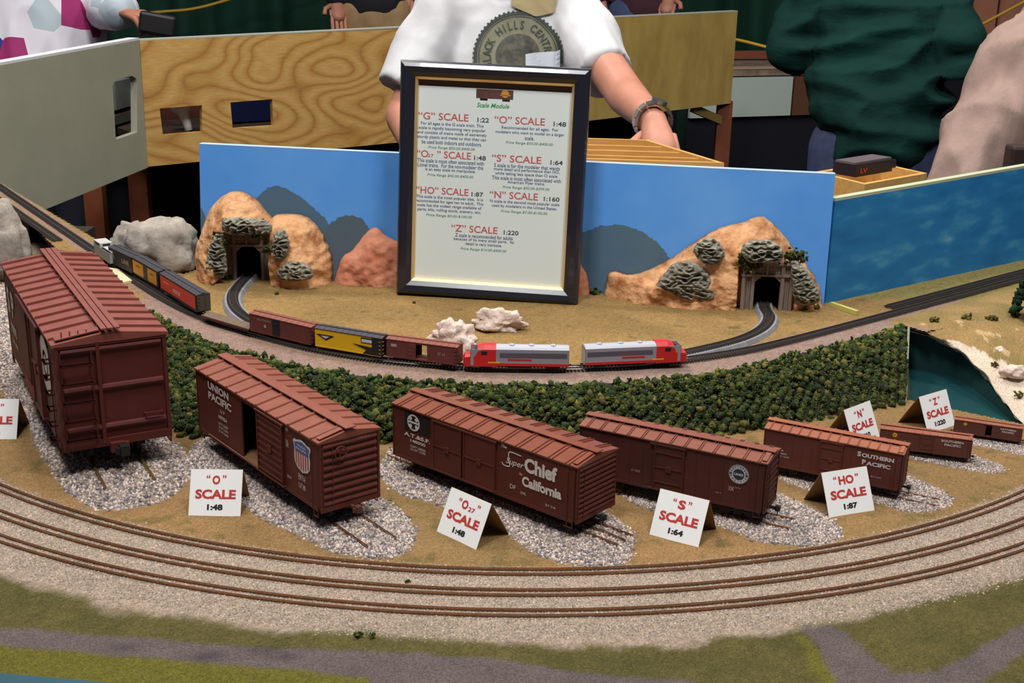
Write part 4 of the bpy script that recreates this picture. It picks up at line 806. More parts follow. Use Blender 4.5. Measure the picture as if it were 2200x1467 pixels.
crop('rock_outcrop', 'grey rock patch above the left tunnel portal', [(476, 492), (482, 470), (530, 468), (572, 474), (585, 492), (570, 503), (500, 503)], 0.060, 15)
crop('rock_outcrop', 'grey rock patch left of the left tunnel portal', [(440, 590), (446, 545), (462, 505), (480, 498), (486, 540), (484, 592)], 0.050, 16)
crop('rock_outcrop', 'grey rock patch on the ochre hump by the left tunnel', [(588, 498), (612, 495), (622, 520), (618, 548), (600, 560), (588, 550)], 0.059, 17)
crop('rock_outcrop', 'grey rock ledge at the foot of the ochre hump', [(594, 585), (620, 562), (655, 566), (672, 585), (665, 600), (610, 602)], 0.060, 18)
# portals
M_TIM = mat('weathered_timber', (112, 96, 88), 0.85, c2=(142, 124, 110), scale=50, stretch=(6, 6, 1)); M_HOLE = mat('tunnel_shade_black', (6, 6, 8), 1.0, spec=0.0)  # the black stands in for the darkness inside the tunnels
def portal(label, pl, pr, W_, H_, gl, gr):
    a_ = P(*pl, U); b_ = P(*pr, U); c_ = (a_+b_)/2; ex = (b_-a_); Wd = ex.length; ex.normalize(); ang = math.atan2(ex.y, ex.x)
    root = thing('tunnel_portal', label, 'tunnel portal', c_, ang, 'timber tunnel portals'); h = H_; w2 = Wd/2; ow = Wd*0.245; g = 0.0
    def bx(nm, *a2, m=M_TIM): return mk(nm, MB().box(*a2), m, root)
    for s in (-1, 1):
        for x_ in (w2-0.0035, ow+0.0022): bx('post', s*x_-0.0022, s*x_+0.0022, -0.003, 0.003, 0, h*(1 if x_ > ow+0.01 else 0.98))
        n_ = 3; xa, xb = ow+0.0044, w2-0.0057
        for i in range(n_): xx = xa+(xb-xa)*i/n_; lo_, hi_ = sorted((s*xx+s*0.0003, s*(xx+(xb-xa)/n_-0.0003))); bx('plank', lo_, hi_, 0.0, 0.003, 0, h*0.95)
    bx('beam', -w2-0.001, w2+0.001, -0.0045, 0.003, h*0.94, h); bx('beam', -w2, w2, -0.004, 0.003, h*0.70, h*0.745)
    for i in range(3): bx('plank', -ow-0.0044, ow+0.0044, 0.0, 0.003, h*(0.75+0.065*i), h*(0.75+0.065*i+0.058))
    for x_ in (-ow*0.1,): bx('post', x_-0.0015, x_+0.0015, -0.0035, 0.0, h*0.745, h*0.94)
    for s in (-1, 1):   # corner braces that arch the opening
        q = MB(); q.hexa([(s*ow, -0.002, h*0.58), (s*(ow+0.0001), -0.002, h*0.58), (s*(ow+0.0001), 0.003, h*0.58), (s*ow, 0.003, h*0.58), (s*ow*0.45, -0.002, h*0.70), (s*ow, -0.002, h*0.70), (s*ow, 0.003, h*0.70), (s*ow*0.45, 0.003, h*0.70)]); mk('brace', q, M_TIM, root)
    dp_ = min((A-a_).dot(nb), (A-b_).dot(nb))-0.006; t_ = MB(); n_ = 14; arc = [(-ow, 0), (-ow, h*0.55)]+[(ow*math.cos(t), h*0.55+h*0.15*math.sin(t)) for t in np.linspace(math.pi, 0, n_)]+[(ow, h*0.55), (ow, 0)]
    vs = [Vector((x_, y_, z_)) for y_ in (0.002, max(dp_, 0.012)) for x_, z_ in arc]; k_ = len(arc); t_.add(vs, [(i, i+1, k_+i+1, k_+i) for i in range(k_-1)]+[tuple(range(k_, 2*k_))]); mk('tunnel_shade_shell', t_, M_HOLE, root)  # shallow shell painted black in place of deep tunnel shade
    return root
portal('weathered timber tunnel portal set in the left rock humps', *PORT_L, 0, HL_, None, None)
portal('weathered timber tunnel portal set in the large triangular mountain', *PORT_R, 0, HR_, None, None)
# bushes: every bush its own clump of foam
def bush(u, v, rad, label, z=U, n=70, cols=None, squash=0.7, yo=0.0, group=None, cat='bush'):
    c = P(u, v, z) if z is not None else None; c = c+Vector((0, yo, 0)); r0 = np.random.default_rng(int(u*7+v)); p = r0.normal(size=(n, 3)); p /= np.linalg.norm(p, axis=1)[:, None]; p *= rad*(0.3+0.7*r0.random((n, 1))); p[:, 2] = np.abs(p[:, 2])*squash*1.3
    o_ = foliage('bush', p, rad*0.26, int(u+v), None, cols, None, kind=None); o_.location = c; tag(o_, label, cat, group); return o_
for u, v, r0, l in [(490, 600, 0.008, 'green bush at the left foot of the left portal'), (436, 592, 0.006, 'small bush at the left corner of the blue backdrop'), (620, 602, 0.008, 'bush under the ochre hump, right of the left portal'), (645, 601, 0.008, 'right one of two bushes under the ochre hump'), (595, 632, 0.003, 'tiny tuft on the straw ground below the left portal'), (788, 607, 0.003, 'small tuft between the pink ridge and the frame'), (815, 608, 0.004, 'low green tuft left of the frame'), (1278, 630, 0.010, 'dark bush at the left tip of the triangular mountain'), (1573, 660, 0.008, 'bush at the left foot of the right portal'), (1722, 664, 0.008, 'bush at the right foot of the right portal'), (1748, 662, 0.008, 'bush in the corner where the two backdrops meet'), (890, 651, 0.0025, 'tiny tuft in front of the frame'), (380, 640, 0.003, 'tiny tuft beside the dark flatcar track')]:
    bush(u, v, r0, l)
for u, v, r0, l in [(770, 1364, 0.0035, 'flat olive tuft on the gravel in front of the outermost track'), (800, 1366, 0.0030, 'smaller olive tuft right beside the flat tuft in front of the tracks'), (876, 1252, 0.0032, 'olive tuft on the gravel between the curved tracks')]: bush(u, v, r0, l, 0.0025, 30)
def wall_moss(u, v, yoff, rad, label, n=110):
    c = PV(u, v, A-nb*yoff, B-nb*yoff); r0 = np.random.default_rng(int(u)); p = r0.normal(size=(n, 3))*np.array([rad, 0.002, rad*0.6]); o_ = foliage('moss_patch', p, 0.0021, int(u+v), None, None, None, kind=None); o_.location = c; tag(o_, label, 'moss')
wall_moss(550, 494, 0.052, 0.008, 'moss hanging over the top of the left portal'); wall_moss(574, 535, 0.058, 0.005, 'moss on the right post of the left portal', 26); wall_moss(480, 520, 0.052, 0.005, 'moss on the left post of the left portal', 26)
wall_moss(1608, 562, 0.050, 0.009, 'moss over the left shoulder of the right portal'); wall_moss(1705, 552, 0.040, 0.009, 'moss on the rock right above the right portal'); wall_moss(1520, 560, 0.048, 0.005, 'moss between the grey rock patches of the triangular mountain', 24)

# ================================================================ FRAMED SIGN
fl, fr_ = P(851, 634, U), P(1241, 655, U); ex = (fr_-fl); ex.z = 0; FW = ex.length; ex.normalize()
tl_, tr_ = PV(868, 137, fl, fr_), PV(1264, 150, fl, fr_); FH = (tl_.z+tr_.z)/2-U+0.002
fy_ = Vector((-ex.y, ex.x, 0)); FR = thing('picture_frame', 'black picture frame with gold lip holding the printed scale guide', 'picture frame', (fl+fr_)/2-fy_*0.0)
lean = R(3.0); sway = R(0.9)
FR.rotation_euler = (Matrix.Rotation(math.atan2(ex.y, ex.x), 3, 'Z') @ Matrix.Rotation(sway, 3, 'Y') @ Matrix.Rotation(-lean, 3, 'X')).to_euler()
M_FB = mat('frame_black', (30, 31, 42), 0.28, spec=0.6, coat=0.3); M_GOLD = mat('gold_lip', (250, 218, 160), 0.45, 0.85); M_PAP = mat('glazed_paper', (220, 230, 226), 0.35, spec=0.5)
W2 = FW/2; t = 0.0205
def fpiece(p0, p1, q0, q1):   # outer edge p0-p1, inner edge q0-q1 (x,z)
    V3 = lambda p, y: Vector((p[0], y, p[1])); m0 = [(p0[0]+q0[0])/2, (p0[1]+q0[1])/2]; m1 = [(p1[0]+q1[0])/2, (p1[1]+q1[1])/2]
    q = MB(); vs = []
    for a_, b_ in ((p0, q0), (p1, q1)):
        for f_, y_ in ((0, 0.016), (0, 0.002), (0.12, -0.002), (0.35, -0.0045), (0.7, -0.003), (1, 0.001), (1, 0.016)):
            vs.append(V3((a_[0]+(b_[0]-a_[0])*f_, a_[1]+(b_[1]-a_[1])*f_), y_))
    q.add(vs, [(i, (i+1) % 7, 7+(i+1) % 7, 7+i) for i in range(7)]+[tuple(range(7)), tuple(range(13, 6, -1))]); return q
oc = [(-W2, 0), (W2, 0), (W2, FH), (-W2, FH)]; ic = [(-W2+t, t), (W2-t, t), (W2-t, FH-t), (-W2+t, FH-t)]; g = 0.0035
gc = [(-W2+t+g, t+g), (W2-t-g, t+g), (W2-t-g, FH-t-g), (-W2+t+g, FH-t-g)]
for i in range(4):
    j = (i+1) % 4; mk('frame_rail', fpiece(oc[i], oc[j], ic[i], ic[j]), M_FB, FR)
    q = MB(); V3 = lambda p, y: Vector((p[0], y, p[1])); q.hexa([V3(ic[i], 0.0012), V3(ic[j], 0.0012), V3(ic[j], 0.012), V3(ic[i], 0.012), V3(gc[i], 0.0048), V3(gc[j], 0.0048), V3(gc[j], 0.012), V3(gc[i], 0.012)]); mk('gold_lip', q, M_GOLD, FR)
mk('backing_board', MB().box(-W2+t-0.004, W2-t+0.004, 0.010, 0.016, t-0.004, FH-t+0.004), mat('backing_brown', (84, 70, 60), 0.8), FR)
pw0, pw1, ph0, ph1 = -W2+t+0.0028, W2-t-0.0028, t+0.0028, FH-t-g-0.0085
pp = mk('paper_sheet', MB().box(pw0, pw1, 0.0088, 0.0094, ph0, ph1), M_PAP, FR); pw = pw1-pw0; ph = ph1-ph0
mb = MB(); mb.hexa([(-0.02, 0.034, 0.004), (0.02, 0.034, 0.004), (0.02, 0.037, 0.004), (-0.02, 0.037, 0.004), (-0.02, 0.0165, 0.15), (0.02, 0.0165, 0.15), (0.02, 0.019, 0.15), (-0.02, 0.019, 0.15)]); mk('easel_leg', mb, MATS['backing_brown'], FR)
fc = Face((pw0, 0.0088, ph0), (1, 0, 0), (0, 0, 1), 0.00015)
H_, B_, K_, G_ = MB(), MB(), MB(), MB()
def X(u): return (u-160)/(1055-160)*pw          # coordinates on the sheet, from left / bottom
def Y(v): return (1345-v)/(1345-175)*ph
heads = [('G', None, 175, 460, 1020-668, '1:22', 545), ]
def block(name, sub, xh0, xh1, yh, ratio, xr0, xr1, lines, xc, y0, dy, price):
    s_ = X(xh1)-X(xh0)
    put_text(H_, fc, '\u201c'+name+('   ' if sub else '')+'\u201d SCALE', (X(xh0)+X(xh1))/2, Y(yh), s_, 0.0098, 0.012)
    if sub:
        put_text(H_, fc, sub, X(xh0)+s_*0.255, Y(yh)-0.0022, 0.0085, 0.0044, 0.01)
    put_text(K_, fc, ratio, (X(xr0)+X(xr1))/2, Y(yh+8), X(xr1)-X(xr0), 0.0062, 0.02)
    for i, (l, w_) in enumerate(lines): put_text(B_, fc, l, X(xc), Y(y0+dy*i), X(160+w_)-X(160), 0.0052, 0.012)
    put_text(G_, fc, price, X(xc), Y(y0+dy*len(lines)+6), X(160+275)-X(160), 0.0045, 0.01, 0.2)
# the printed sheet is read off the photo in sheet coordinates (rotation of the whole frame is carried by the frame itself)
block('G', None, 165, 460, 352, '1:22', 512, 580, [('For all ages is the G scale train. This', 370), ('scale is rapidly becoming very popular', 395), ('and consists of trains made of extremely', 410), ('sturdy plastic and metal so that they can', 405), ('be used both indoors and outdoors.', 355)], 365, 398, 27, 'Price Range $50.00-$400.00')
block('O', None, 612, 905, 352, '1:48', 955, 1028, [('Recommended for all ages.  For', 330), ('modelers who want to model on a larger', 400), ('scale.', 55)], 820, 398, 27, 'Price Range $50.00-$400.00')
block('O', '27', 160, 482, 578, '1:48', 500, 570, [('This scale is most often associated with', 395), ('Lionel trains.  For the non-modeler this', 390), ('is an easy scale to manipulate.', 300)], 362, 618, 27, 'Price Range $45.00-$400.00')
block('S', None, 605, 895, 580, '1:64', 948, 1020, [('S scale is for the modeler that wants', 385), ('more detail and performance than HO,', 385), ('while taking less space than O scale.', 370), ('This scale is most often associated with', 405), ('American Flyer trains.', 220)], 812, 622, 25, 'Price Range $50.00-$399.00')
block('HO', None, 160, 474, 798, '1:87', 492, 562, [('This scale is the most popular size.  It is', 400), ('recommended for ages ten to adult.  This', 405), ('scale has the widest range available of', 385), ('parts, kits, rolling stock, scenery, etc.', 380)], 362, 840, 26, 'Price Range $5.00-$100.00')
block('N', None, 600, 885, 800, '1:160', 920, 1012, [('N scale is the second most popular scale', 410), ('used by modelers in the United States.', 385)], 808, 842, 26, 'Price Range $7.00-$100.00')
block('Z', None, 378, 655, 1020, '1:220', 692, 780, [('Z scale is recommended for adults', 345), ('because of its many small parts.  Its', 360), ('detail is very intricate.', 220)], 575, 1062, 26, 'Price Range $10.00-$400.00')
mk('heading_print', H_, mat('heading_red', (190, 92, 96), 0.6), FR); mk('body_print', B_, mat('body_blue', (72, 92, 128), 0.6), FR); mk('ratio_print', K_, mat('ratio_grey', (64, 74, 84), 0.6), FR); mk('price_print', G_, mat('price_green', (86, 142, 120), 0.6), FR)
mb = MB(); put_text(mb, fc, 'Scale Module', X(600), Y(272), X(160+190)-X(160), 0.0062, 0.02, 0.3); mk('title_print', mb, mat('title_green', (70, 150, 96), 0.6), FR)
mb = MB(); put_rect(mb, fc, X(500), X(715), Y(232), Y(178)); lg = mk('boxcar_picture', mb, mat('logo_brown', (98, 62, 56), 0.7, c2=(78, 50, 46), scale=150), FR)
mb = MB(); put_ring(mb, fc, X(668), Y(200), 0, 0.0052, 14, 0.0001); put_rect(mb, fc, X(640), X(700), Y(212), Y(206), 0.0001); mk('picture_emblem', mb, mat('logo_gold', (196, 140, 50), 0.7), lg)
mb = MB()
for x_ in (545, 675): put_rect(mb, fc, X(x_-22), X(x_+22), Y(244), Y(232), 0.00005)
mk('picture_wheels', mb, M_BLACKP, lg)

# ================================================================ ROCKS AND BOULDERS
def boulder(label, u, v, z, sx_, sy_, sz_, m, seed, amp=0.25, freq=1.6, lev=4, rot=0, cat='rock', lift_=0):
    bm = bmesh.new(); bmesh.ops.create_icosphere(bm, subdivisions=lev, radius=1)
    for vv in bm.verts:
        p = vv.co.copy(); n1_ = noise.fractal(p*freq+Vector((seed*7.3, 0, 0)), 0.9, 2.1, 5); c1 = noise.cell(p*2.2+Vector((seed, 3, 1)))
        q = p*(1+amp*n1_+0.10*(c1-0.5)); vv.co = Vector((q.x*sx_, q.y*sy_, q.z*sz_))
    zmn = -sz_*0.55
    for vv in bm.verts: vv.co.z = max(vv.co.z, zmn)-zmn
    me = bpy.data.meshes.new('boulder'); bm.to_mesh(me); bm.free(); c = P(u, v, z); o_ = link('boulder', me, m, None, True); o_.location = c+Vector((0, sy_*0.6, lift_)); o_.rotation_euler = (0, 0, rot)
    return tag(o_, label, cat)
M_BO = mat('pale_boulder', (128, 120, 110), 0.85, c2=(166, 156, 144), scale=30, bump=0.003, bscale=90)
M_BO2 = mat('white_plaster_rock', (226, 200, 184), 0.85, c2=(190, 172, 160), scale=90, bump=0.002, bscale=260)
boulder('large pale grey boulder behind the grey engine', 345, 582, U, 0.058, 0.042, 0.048, M_BO, 3, 0.16)
boulder('pale grey boulder wedged between the engine and the larger boulder', 278, 560, U, 0.036, 0.034, 0.036, M_BO, 5, 0.2)
boulder('tall pale boulder at the left picture edge', 0, 605, 0, 0.043, 0.036, 0.085, M_BO, 8, 0.12)
boulder('low pale boulder behind the roof of the largest boxcar', 126, 612, 0, 0.032, 0.022, 0.031, M_BO, 11, 0.15, lift_=0.0)
boulder('jagged pinkish white rock on the straw ground below the frame', 1074, 712, U, 0.032, 0.016, 0.0165, M_BO2, 14, 0.5, 2.0)
boulder('jagged white rock directly behind the moving train', 972, 752, U, 0.026, 0.014, 0.022, M_BO2, 17, 0.45, 2.0)
boulder('small white rock low beside the front of the silver engine', 1003, 770, U, 0.012, 0.006, 0.017, M_BO2, 19, 0.4, 2.0)
q = MB(); a_ = P(232, 574, U+0.004); b_ = P(262, 606, U+0.004); c_ = P(284, 602, U+0.004); d_ = P(252, 577, U+0.004); dn = Vector((0, 0, -0.004))
q.hexa([a_+dn, b_+dn, c_+dn, d_+dn, a_, b_, c_, d_]); tag(mk('wood_chip', q, mat('pale_wood', (226, 200, 160), 0.7)), 'pale flat wood strip lying beside the raised track', 'wood strip')

# ================================================================ N SCALE TRAIN
def ncar(label, LB, RB, hgt, kind, o):
    """small rolling stock: LB / RB pixel feet of the side nearest the viewer"""
    zb = U+0.0094; a_ = P(*RB, zb); b_ = P(*LB, zb); d_ = b_-a_; L = d_.length; ang = math.atan2(d_.y, d_.x); wv = Vector((math.sin(ang), -math.cos(ang), 0)); W = 0.0185
    if wv.y < 0: wv = -wv
    C0 = a_+wv*W/2; C0.z = U+0.0050; ft = 0.0019; root = thing(o.get('name', 'boxcar'), label, o.get('cat', 'model boxcar'), C0, ang, 'train on the raised track'); z0 = 0.0044; zt = z0+hgt; W2 = W/2
    body, roof = o['body'], o.get('roof', o['body'])
    if kind == 'flat':
        mk('deck', MB().box(0, L, -W2, W2, z0, z0+0.0016), mat('flat_deck', (92, 76, 62), 0.8, c2=(110, 92, 74), scale=200), root); mk('side_sill', MB().box(0, L, W2-0.0008, W2+0.0003, z0-0.0012, z0+0.0012), body, root)
    else:
        mb = MB(); t = 0.0006; op = o.get('open')
        mb.box(0, L, -W2, W2, z0, z0+t); mb.box(0, t, -W2, W2, z0, zt); mb.box(L-t, L, -W2, W2, z0, zt)
        for s in (1, -1):
            y0, y1 = sorted((s*W2, s*(W2-t)))
            if op: mb.box(0, op[0]*L, y0, y1, z0, zt); mb.box(op[1]*L, L, y0, y1, z0, zt); mb.box(op[0]*L, op[1]*L, y0, y1, zt-0.002, zt)
            else: mb.box(0, L, y0, y1, z0, zt)
        mk('body', mb, body, root)
        if kind == 'box':
            oh = 0.0004; prof = [(-W2-oh, zt-0.0003), (W2+oh, zt-0.0003), (W2+oh, zt+0.0005), (0, zt+0.0022), (-W2-oh, zt+0.0005)]; q = MB(); q.add([Vector((x, y, z)) for x in (-0.0004, L+0.0004) for y, z in prof], [(4, 3, 2, 1, 0), (5, 6, 7, 8, 9)]+[(i, (i+1) % 5, 5+(i+1) % 5, 5+i) for i in range(5)]); mk('roof', q, roof, root)
            mk('running_board', MB().box(-0.0008, L+0.0008, -0.0016, 0.0016, zt+0.0024, zt+0.0028), roof, root)
            q = MB()
            for i in range(11): x = L*(i+0.5)/11; q.hexa([(x-0.0003, W2+oh, zt+0.0005), (x+0.0003, W2+oh, zt+0.0005), (x+0.0003, 0, zt+0.0022), (x-0.0003, 0, zt+0.0022), (x-0.0002, W2+oh, zt+0.0009), (x+0.0002, W2+oh, zt+0.0009), (x+0.0002, 0, zt+0.0026), (x-0.0002, 0, zt+0.0026)]); q.hexa([(x-0.0003, -W2-oh, zt+0.0005), (x+0.0003, -W2-oh, zt+0.0005), (x+0.0003, 0, zt+0.0022), (x-0.0003, 0, zt+0.0022), (x-0.0002, -W2-oh, zt+0.0009), (x+0.0002, -W2-oh, zt+0.0009), (x+0.0002, 0, zt+0.0026), (x-0.0002, 0, zt+0.0026)])
            mk('roof_ribs', q, roof, root)
            if not o.get('nodoor'):
                dx = o.get('door', (0.42, 0.58)); D = mk('door', MB().box(dx[0]*L, dx[1]*L, W2, W2+0.0005, z0+0.0006, zt-0.0012), o.get('doormat', body), root)
                for i in range(3): z = z0+(zt-z0)*(0.25+0.22*i); mk('door_rib', MB().box(dx[0]*L+0.0006, dx[1]*L-0.0006, W2+0.0005, W2+0.0008, z-0.0003, z+0.0003), o.get('doormat', body), D)
            q = MB(); q.box(0.0006, L-0.0006, W2, W2+0.0004, z0-0.0006, z0+0.0008)
            for i in range(4): z = z0+(zt-z0)*(0.15+0.22*i); q.bar((0.001, W2+0.0006, z), (0.0036, W2+0.0006, z), 0.0004, 0.0004); q.bar((-0.0006, W2-0.001, z), (-0.0006, W2-0.004, z), 0.0004, 0.0004); q.bar((L+0.0006, W2-0.001, z), (L+0.0006, W2-0.004, z), 0.0004, 0.0004)
            mk('ladder', q, body, root)
    side = Face((L, W2, z0), (-1, 0, 0), (0, 0, 1), 0.00045)
    mb = MB(); mb.box(0.002, L-0.002, -0.002, 0.002, z0-0.0018, z0); mk('underframe', mb, M_BLK, root)
    for xc in (0.16*L, 0.84*L):
        tm_ = MB(); n_ax = 3 if kind == 'loco' else 2; off = (-0.0056, 0, 0.0056) if n_ax == 3 else (-0.0045, 0.0045)
        for s in (1, -1): tm_.box(xc+off[0]-0.0018, xc+off[-1]+0.0018, s*0.0062-0.0006, s*0.0062+0.0006, 0.0008, 0.0034)
        T = mk('truck', tm_, M_BLK, root)
        for xx in off:
            for s in (1, -1): mk('wheel', MB().cyl((xc+xx, s*0.0040, 0.0025), (xc+xx, s*0.0052, 0.0025), 0.0025, n=12), M_WHEEL, T)
    for xe, s in ((0, -1), (L, 1)): mk('coupler', MB().bar((xe, 0, z0-0.0008), (xe+s*0.0034, 0, z0-0.0008), 0.0016, 0.0014), M_BLK, root)
    return root, side, L, W, z0, hgt
M_NB = mat('n_brown', (104, 50, 44), 0.6, c2=(92, 44, 40), scale=100); M_NBR = mat('n_brown_roof', (126, 70, 56), 0.6); M_NBK = mat('n_black', (26, 25, 32), 0.5); M_NBKR = mat('n_dark_roof', (56, 54, 60), 0.6)
M_NY = mat('n_yellow', (214, 168, 20), 0.5); M_NO = mat('n_orange', (206, 140, 36), 0.5); M_NR = mat('n_red', (206, 56, 34), 0.5); M_SIL = mat('n_silver', (170, 168, 178), 0.35, 0.5); M_WRED = mat('n_warm_red', (190, 34, 34), 0.45); M_NG = mat('n_grey', (140, 142, 140), 0.5)
r, s, L, W, z0, h = ncar('brown boxcar with a closed dark door, directly behind the flatcar', (537, 709), (669, 741), 0.0215, 'box', dict(body=M_NB, roof=M_NBR, door=(0.5, 0.62), doormat=M_NBK))
mb = MB(); put_text(mb, s, 'SOUTHERN', L*0.24, h*0.78, L*0.22, h*0.12); put_ring(mb, s, L*0.26, h*0.45, 0, h*0.1, 14); mk('side_lettering', mb, MATS['faded_lettering'], r)
r, s, L, W, z0, h = ncar('bright yellow boxcar with black arrow markings and black end', (677, 742), (820, 766), 0.0215, 'box', dict(body=M_NY, roof=M_NBKR, nodoor=True))
mb = MB(); put_rect(mb, s, L*0.86, L, 0, h); put_poly(mb, s, [(L*0.86, 0), (L*0.72, 0), (L*0.78, h*0.25), (L*0.56, h*0.5), (L*0.86, h*0.42)][::1]); put_rect(mb, s, L*0.70, L*0.86, h*0.62, h*0.92); put_poly(mb, s, [(0.02*L, h*0.72), (0.30*L, h*0.72), (0.17*L, h*0.42)]); bk = mk('black_markings', mb, M_NBK, r)
mb = MB(); put_rect(mb, s, L*0.71, L*0.86, h*0.66, h*0.84, 0.0001); put_poly(mb, s, [(0.09*L, h*0.65), (0.23*L, h*0.65), (0.165*L, h*0.5)], 0.0001); mk('grey_marking', mb, MATS['herald_white'], bk)
q = MB(); q.box(-0.0003, 0.0, -W/2, W/2, z0, z0+h); mk('end_panel', q, M_NBK, r)
r, s, L, W, z0, h = ncar('brown boxcar with an open see-through doorway, next to the silver engine', (830, 764), (982, 784), 0.0205, 'box', dict(body=M_NB, roof=M_NBR, open=(0.42, 0.58), door=(0.58, 0.70)))
mb = MB(); put_rect(mb, s, L*0.07, L*0.15, h*0.6, h*0.78); put_text(mb, s, 'SF 14', L*0.78, h*0.5, L*0.1, h*0.2); mk('side_lettering', mb, MATS['faded_lettering'], r)
ncar('empty low flatcar with a dark deck', (432, 679), (533, 709), 0.002, 'flat', dict(body=M_NB, name='flatcar', cat='model flatcar'))
r, s, L, W, z0, h = ncar('red boxcar with a dark ribbed roof', (345, 621), (424, 671), 0.0225, 'box', dict(body=M_NBK, roof=M_NBKR, nodoor=True))
mb = MB(); put_rect(mb, s, L*0.02, L*0.97, h*0.12, h*0.93); rp = mk('red_panel', mb, M_NR, r); mb = MB(); put_text(mb, s, 'ROCK', L*0.48, h*0.45, L*0.2, h*0.22, 0.02, lift=0.0001); put_rect(mb, s, L*0.10, L*0.26, h*0.62, h*0.66, 0.0001); mk('side_lettering', mb, M_WHITE, rp)
q = MB(); q.box(-0.0004, 0, -W/2+0.0006, W/2-0.0006, z0+0.001, z0+h-0.001); q.bar((-0.0008, -0.002, z0), (-0.0008, -0.002, z0+h), 0.0006, 0.0006); mk('end_panel', q, mat('end_brown', (70, 62, 48), 0.7), r)
r, s, L, W, z0, h = ncar('boxcar with two orange-yellow panels and a black door', (287, 586), (341, 618), 0.0225, 'box', dict(body=M_NBK, roof=M_NBKR, door=(0.40, 0.56)))
mb = MB(); put_rect(mb, s, 0.0, L*0.43, h*0.06, h*0.9); put_rect(mb, s, L*0.60, L*0.95, h*0.06, h*0.9); op = mk('orange_panel', mb, M_NO, r); mb = MB(); put_text(mb, s, 'D&RGW', L*0.22, h*0.62, L*0.16, h*0.14, lift=0.0001); put_text(mb, s, 'D&RGW', L*0.78, h*0.62, L*0.16, h*0.14, lift=0.0001); mk('side_lettering', mb, M_BLACKP, op)
r, s, L, W, z0, h = ncar('black boxcar with pale and red lettering behind the grey engine', (235, 562), (285, 586), 0.0225, 'box', dict(body=M_NBK, roof=M_NBKR, nodoor=True))
mb = MB(); put_text(mb, s, 'LINE', L*0.72, h*0.5, L*0.3, h*0.3, 0.02); put_text(mb, s, 'A', L*0.2, h*0.6, L*0.12, h*0.4, 0.02); mk('side_lettering', mb, MATS['faded_lettering'], r); mb = MB(); put_text(mb, s, 'RED', L*0.45, h*0.35, L*0.14, h*0.2, 0.02); mk('red_lettering', mb, M_NR, r) if False else None
# engines
def engine(label, LB, RB, nose_left):
    r, s, L, W, z0, h = ncar(label, LB, RB, 0.0195, 'loco', dict(body=M_SIL, name='diesel_engine', cat='model locomotive')); W2 = W/2
    nx = (lambda x: L-x) if nose_left else (lambda x: x)     # distance measured from the nose
    def span(a_, b_): return sorted((nx(a_*L), nx(b_*L)))
    x0, x1 = span(0.13, 1.0); q = MB(); sec = [(-W2, z0+h*0.9), (-W2*0.72, z0+h+0.002), (0, z0+h+0.0032), (W2*0.72, z0+h+0.002), (W2, z0+h*0.9)]
    q.add([Vector((x, y, z)) for x in (x0, x1) for y, z in sec], [(0, 1, 2, 3, 4), (9, 8, 7, 6, 5)]+[(i, (i+1) % 5, 5+(i+1) % 5, 5+i) for i in range(5)]); mk('roof', q, mat('engine_roof', (206, 206, 214), 0.3, 0.4), r, smooth=False)
    x0, x1 = span(-0.07, 0.26); q = MB(); rings = []
    for f_, zz, yy in ((-0.07, 0.42, 0.72), (-0.055, 0.58, 0.85), (0.0, 0.66, 0.96), (0.05, 0.70, 1.02), (0.075, 1.08, 1.0), (0.14, 1.20, 1.02), (0.26, 1.20, 1.02)):
        x = nx(f_*L); rings.append([Vector((x, -W2*yy, z0-0.001)), Vector((x, -W2*yy, z0+h*zz*0.82)), Vector((x, -W2*yy*0.6, z0+h*zz)), Vector((x, W2*yy*0.6, z0+h*zz)), Vector((x, W2*yy, z0+h*zz*0.82)), Vector((x, W2*yy, z0-0.001))])
    vs = [p for rg in rings for p in rg]; q.add(vs, [(k*6+i, k*6+(i+1) % 6, (k+1)*6+(i+1) % 6, (k+1)*6+i) for k in range(len(rings)-1) for i in range(6)]+[tuple(range(6)), tuple(range(len(vs)-1, len(vs)-7, -1))]); N_ = mk('nose_cab', q, M_WRED, r, smooth=False)
    q = MB()
    for s_ in (1, -1):
        a0, a1 = span(0.11, 0.17); yy = sorted((s_*W2*1.02, s_*W2*1.05)); q.box(a0, a1, yy[0], yy[1], z0+h*0.68, z0+h*0.88)
    a0, a1 = span(0.045, 0.07); q.box(a0, a1, -W2*0.6, W2*0.6, z0+h*0.82, z0+h*0.98); mk('cab_window', q, M_NBK, N_)
    for f0, f1, z_0, z_1, m_, nm in ((0.26, 1.0, 0.0, 0.16, M_WRED, 'red_stripe'), (0.30, 0.98, 0.52, 0.80, mat('vent_dark', (84, 80, 90), 0.5), 'side_vent'), (0.38, 0.62, 0.34, 0.44, M_WRED, 'side_lettering'), (0.18, 0.30, 0.16, 0.24, M_NY, 'yellow_stripe')):
        x0, x1 = span(f0, f1); q = MB()
        for s_ in (1, -1): yy = sorted((s_*W2, s_*(W2*1.035))); q.box(x0, x1, yy[0], yy[1], z0+h*z_0, z0+h*z_1)
        mk(nm, q, m_, r)
    for f_ in (0.42, 0.62, 0.84): x = nx(f_*L); mk('roof_fan', MB().lathe([(0.0032, z0+h+0.0024), (0.0032, z0+h+0.0042), (0.0026, z0+h+0.0045)], 14, Matrix.Translation((x, 0, 0))), mat('fan_silver', (190, 190, 196), 0.35, 0.5), r)
    q = MB(); x0, x1 = span(0.38, 0.62); q.box(x0, x1, -W2*0.6, W2*0.6, 0.001, z0); mk('fuel_tank', q, M_BLK, r)
engine('silver engine with a red nose pointing left, coupled to the brown boxcar', (1010, 785), (1222, 788), True)
engine('leading silver engine with a red nose pointing right', (1257, 785), (1462, 776), False)
